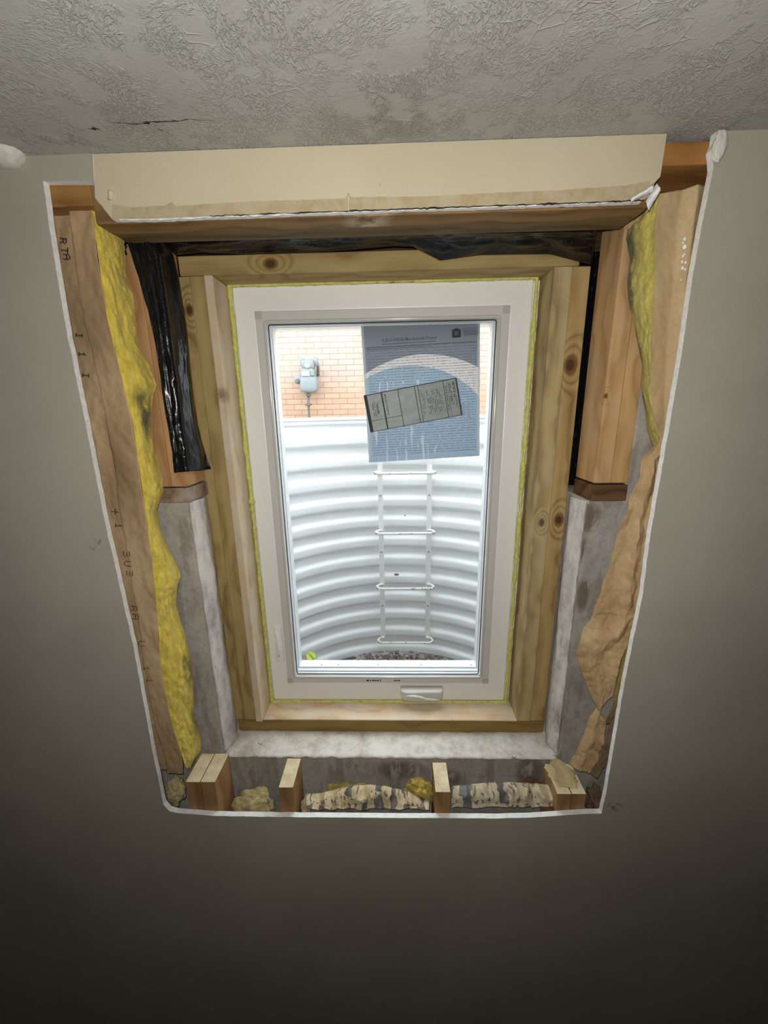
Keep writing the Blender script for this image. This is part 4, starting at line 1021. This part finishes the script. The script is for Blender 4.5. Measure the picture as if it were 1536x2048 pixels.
# ground around
bm = bmesh.new(); nseg = 48
arc_in = [P(WX-(WR+.02)*math.cos(math.pi*k/nseg), WD+(WR+.02)*math.sin(math.pi*k/nseg), GH-.02) for k in range(nseg+1)]
arc_in = [P(WX-WR-.02, 1.121, GH-.02)] + arc_in + [P(WX+WR+.02, 1.121, GH-.02)]
o_pts = [P(-5, 1.121, GH-.02), P(-5, 5.25, GH-.02), P(5, 5.25, GH-.02), P(5, 1.121, GH-.02)]
vs = [bm.verts.new(p) for p in o_pts + arc_in[::-1]]; f = bm.faces.new(vs); bmesh.ops.triangulate(bm, faces=[f])
ex = bmesh.ops.extrude_face_region(bm, geom=bm.faces[:]); bmesh.ops.translate(bm, verts=[g_ for g_ in ex['geom'] if isinstance(g_, bmesh.types.BMVert)], vec=(0, 0, -.15))
o = link('ground_yard', bm_mesh(bm), simple('pale_yard_soil', (170, 160, 140), .95, nz=.2, nscale=12)); tag(o, 'bare ground between the window well and the brick house', 'ground', kind='structure')
# neighbour brick wall
t = NT('orange_brick'); pos = t.pos(); s3 = t.sep(pos)
cb = t.n.new('ShaderNodeCombineXYZ'); t.lk(s3[0], cb.inputs[0]); t.lk(s3[2], cb.inputs[1])
b = t.n.new('ShaderNodeTexBrick'); t.lk(cb.outputs[0], b.inputs['Vector']); b.offset = .5
b.inputs['Scale'].default_value = 1.0; b.inputs['Brick Width'].default_value = .200; b.inputs['Row Height'].default_value = .068
b.inputs['Mortar Size'].default_value = .0045; b.inputs['Mortar Smooth'].default_value = .2
b.inputs['Color1'].default_value = s2l((182, 162, 150)); b.inputs['Color2'].default_value = s2l((168, 148, 138)); b.inputs['Mortar'].default_value = s2l((132, 116, 110))
c = t.mix(t.smooth(t.noise(t.mapping(src=pos), 3, 4), .3, .7, 0, .4), b.outputs[0], s2l((182, 162, 150)))
low = t.smooth(t.math('ADD', s3[2], t.math('MULTIPLY', t.noise(t.mapping(src=pos), 2, 3), .3)), 2.25, 2.75, 1, 0)  # lower bricks tinted warmer, painting in the washed-out exposure above
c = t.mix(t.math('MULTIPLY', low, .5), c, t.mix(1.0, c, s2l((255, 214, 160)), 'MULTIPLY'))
t.col(c); t.rough(.9)
inv = t.math('SUBTRACT', 1.0, b.outputs['Fac']); t.bump(inv, .4, .006); M_BRICK = t.m
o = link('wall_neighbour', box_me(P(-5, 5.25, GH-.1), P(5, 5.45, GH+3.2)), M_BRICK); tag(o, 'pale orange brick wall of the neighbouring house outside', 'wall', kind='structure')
# gas meter
gm = empty('gas_meter', at(618, 790, 5.12)); tag(gm, 'grey gas meter on a riser pipe against the brick wall', 'gas meter')
M_GM = simple('grey_meter_enamel', (124, 132, 138), .5, nz=.06, nscale=12); M_GMD = simple('weathered_pipe', (92, 90, 88), .6, nz=.2, nscale=20)
def g(px, py, D=5.1): return at(px, py, D)
c0 = g(617, 764); px2m = (g(618, 764)-g(617, 764)).length
def supell(c, r, e=.55, n=20):
    bm = bmesh.new(); bmesh.ops.create_uvsphere(bm, u_segments=28, v_segments=16, radius=1)
    for v in bm.verts:
        v.co = Vector([math.copysign(abs(q)**e, q)*r[i] for i, q in enumerate(v.co)])+c
    return bm_mesh(bm)
link('body', supell(g(618, 768), (18*px2m, .09, 17*px2m)), M_GM, gm, smooth=True)
link('upper_case', supell(g(616, 747), (14*px2m, .075, 10*px2m)), M_GM, gm, smooth=True)
tcs = link('top_case', supell(g(616, 730), (13*px2m, .06, 9*px2m)), M_GM, gm, smooth=True)
bx = g(611, 747, 5.01); link('index_box', box_me(bx-Vector((8*px2m, 0, 4.5*px2m)), bx+Vector((8*px2m, .03, 4.5*px2m)), .006), simple('index_plate', (190, 190, 188), .3), gm)
bx = g(624, 746, 5.012); link('index_side', box_me(bx-Vector((3.5*px2m, 0, 5*px2m)), bx+Vector((4*px2m, .03, 5*px2m)), .006), simple('greenish_plate', (112, 134, 122), .4), gm)
bm = bmesh.new(); p = g(614.5, 731, 5.02); bmesh.ops.create_cone(bm, segments=24, radius1=4.3*px2m, radius2=4*px2m, depth=.04, cap_ends=True, matrix=Matrix.Translation(p) @ Matrix.Rotation(math.pi/2, 4, 'X')); link('dial', bm_mesh(bm), simple('white_dial', (246, 246, 244), .3), tcs)
for px, r_ in ((605, 4), (632, 4.5)):
    bm = bmesh.new(); pts = [g(px, 732, 5.1), g(px-.5, 722, 5.1), g(px+(1 if px > 615 else -.5), 716, 5.1)]; add_tube(bm, pts, [r_*px2m, r_*px2m, r_*.8*px2m], 14); link('pipe_union', bm_mesh(bm), M_GM, gm, smooth=True)
bm = bmesh.new(); add_tube(bm, [g(633, 722, 5.1), g(636, 735, 5.15), g(636, 752, 5.18)], 3.0*px2m, 12); link('inlet_pipe', bm_mesh(bm), M_GMD, gm, smooth=True)
rg = link('regulator', supell(g(597, 760, 5.1), (9*px2m, .05, 8*px2m), .8), M_GM, gm, smooth=True)
bm = bmesh.new(); p = g(595, 762, 5.04); bmesh.ops.create_cone(bm, segments=20, radius1=4.5*px2m, radius2=3.5*px2m, depth=.05, cap_ends=True, matrix=Matrix.Translation(p) @ Matrix.Rotation(math.pi/2, 4, 'X')); link('regulator_cap', bm_mesh(bm), M_GMD, rg)
bm = bmesh.new(); add_tube(bm, [g(617, 785), g(617, 810), g(618.5, 835), g(619, 850)], [2.5*px2m, 2.4*px2m, 2.2*px2m, 2.2*px2m], 12); link('riser_pipe', bm_mesh(bm), M_GMD, gm, smooth=True)
for py, w_ in ((790, 5), (809, 6)):
    q = g(616, py, 5.08); link('pipe_fitting', box_me(q-Vector((w_*px2m, .02, 2.2*px2m)), q+Vector((w_*px2m, .05, 2.2*px2m)), .008), M_GMD, gm)

GR = {'trimmer_stud': 'trimmer studs beside the window', 'cripple_stud': 'sawn studs below the opening', 'buck_board': 'treated boards standing beside the window',
      'header_beam': 'header beams over the opening', 'black_plastic_sheet': 'black plastic sheets around the opening', 'torn_kraft_paper': 'torn kraft paper at the lower right',
      'insulation_batt': 'insulation batts beside the window', 'fiberglass_tuft': 'loose fiberglass tufts', 'plate_block': 'short plate blocks', 'top_plate': 'top plate ends', 'jamb_plaster': 'plaster skims on the jambs'}
for o in C.objects:
    if o.parent is None and o.name.split('.')[0] in GR: o['group'] = GR[o.name.split('.')[0]]

for px, py, D, nx in ((520,1488,.95,0),(1027,1515,.905,0),(1160,1268,.93,0)):
    p = at(px, py, D); 
    if py in (1488,): p = atz(px, py, 2.0+Bc+.004)
    bm = bmesh.new(); add_tube(bm, [p+Vector((-.005, 0, .004)), p+Vector((-.001, -.002, .001)), p+Vector((.005, -.001, -.001)), p+Vector((.006, 0, .004))], .0009, 6)
    o = link('bent_nail', bm_mesh(bm), M_NAIL, origin=p, smooth=True)
    tag(o, {520: 'small bent nail on the left of the plastered ledge', 1027: 'tiny nail at the front edge of the plastered ledge', 1160: 'rusty wire stub in the right concrete face'}[px], 'nail')
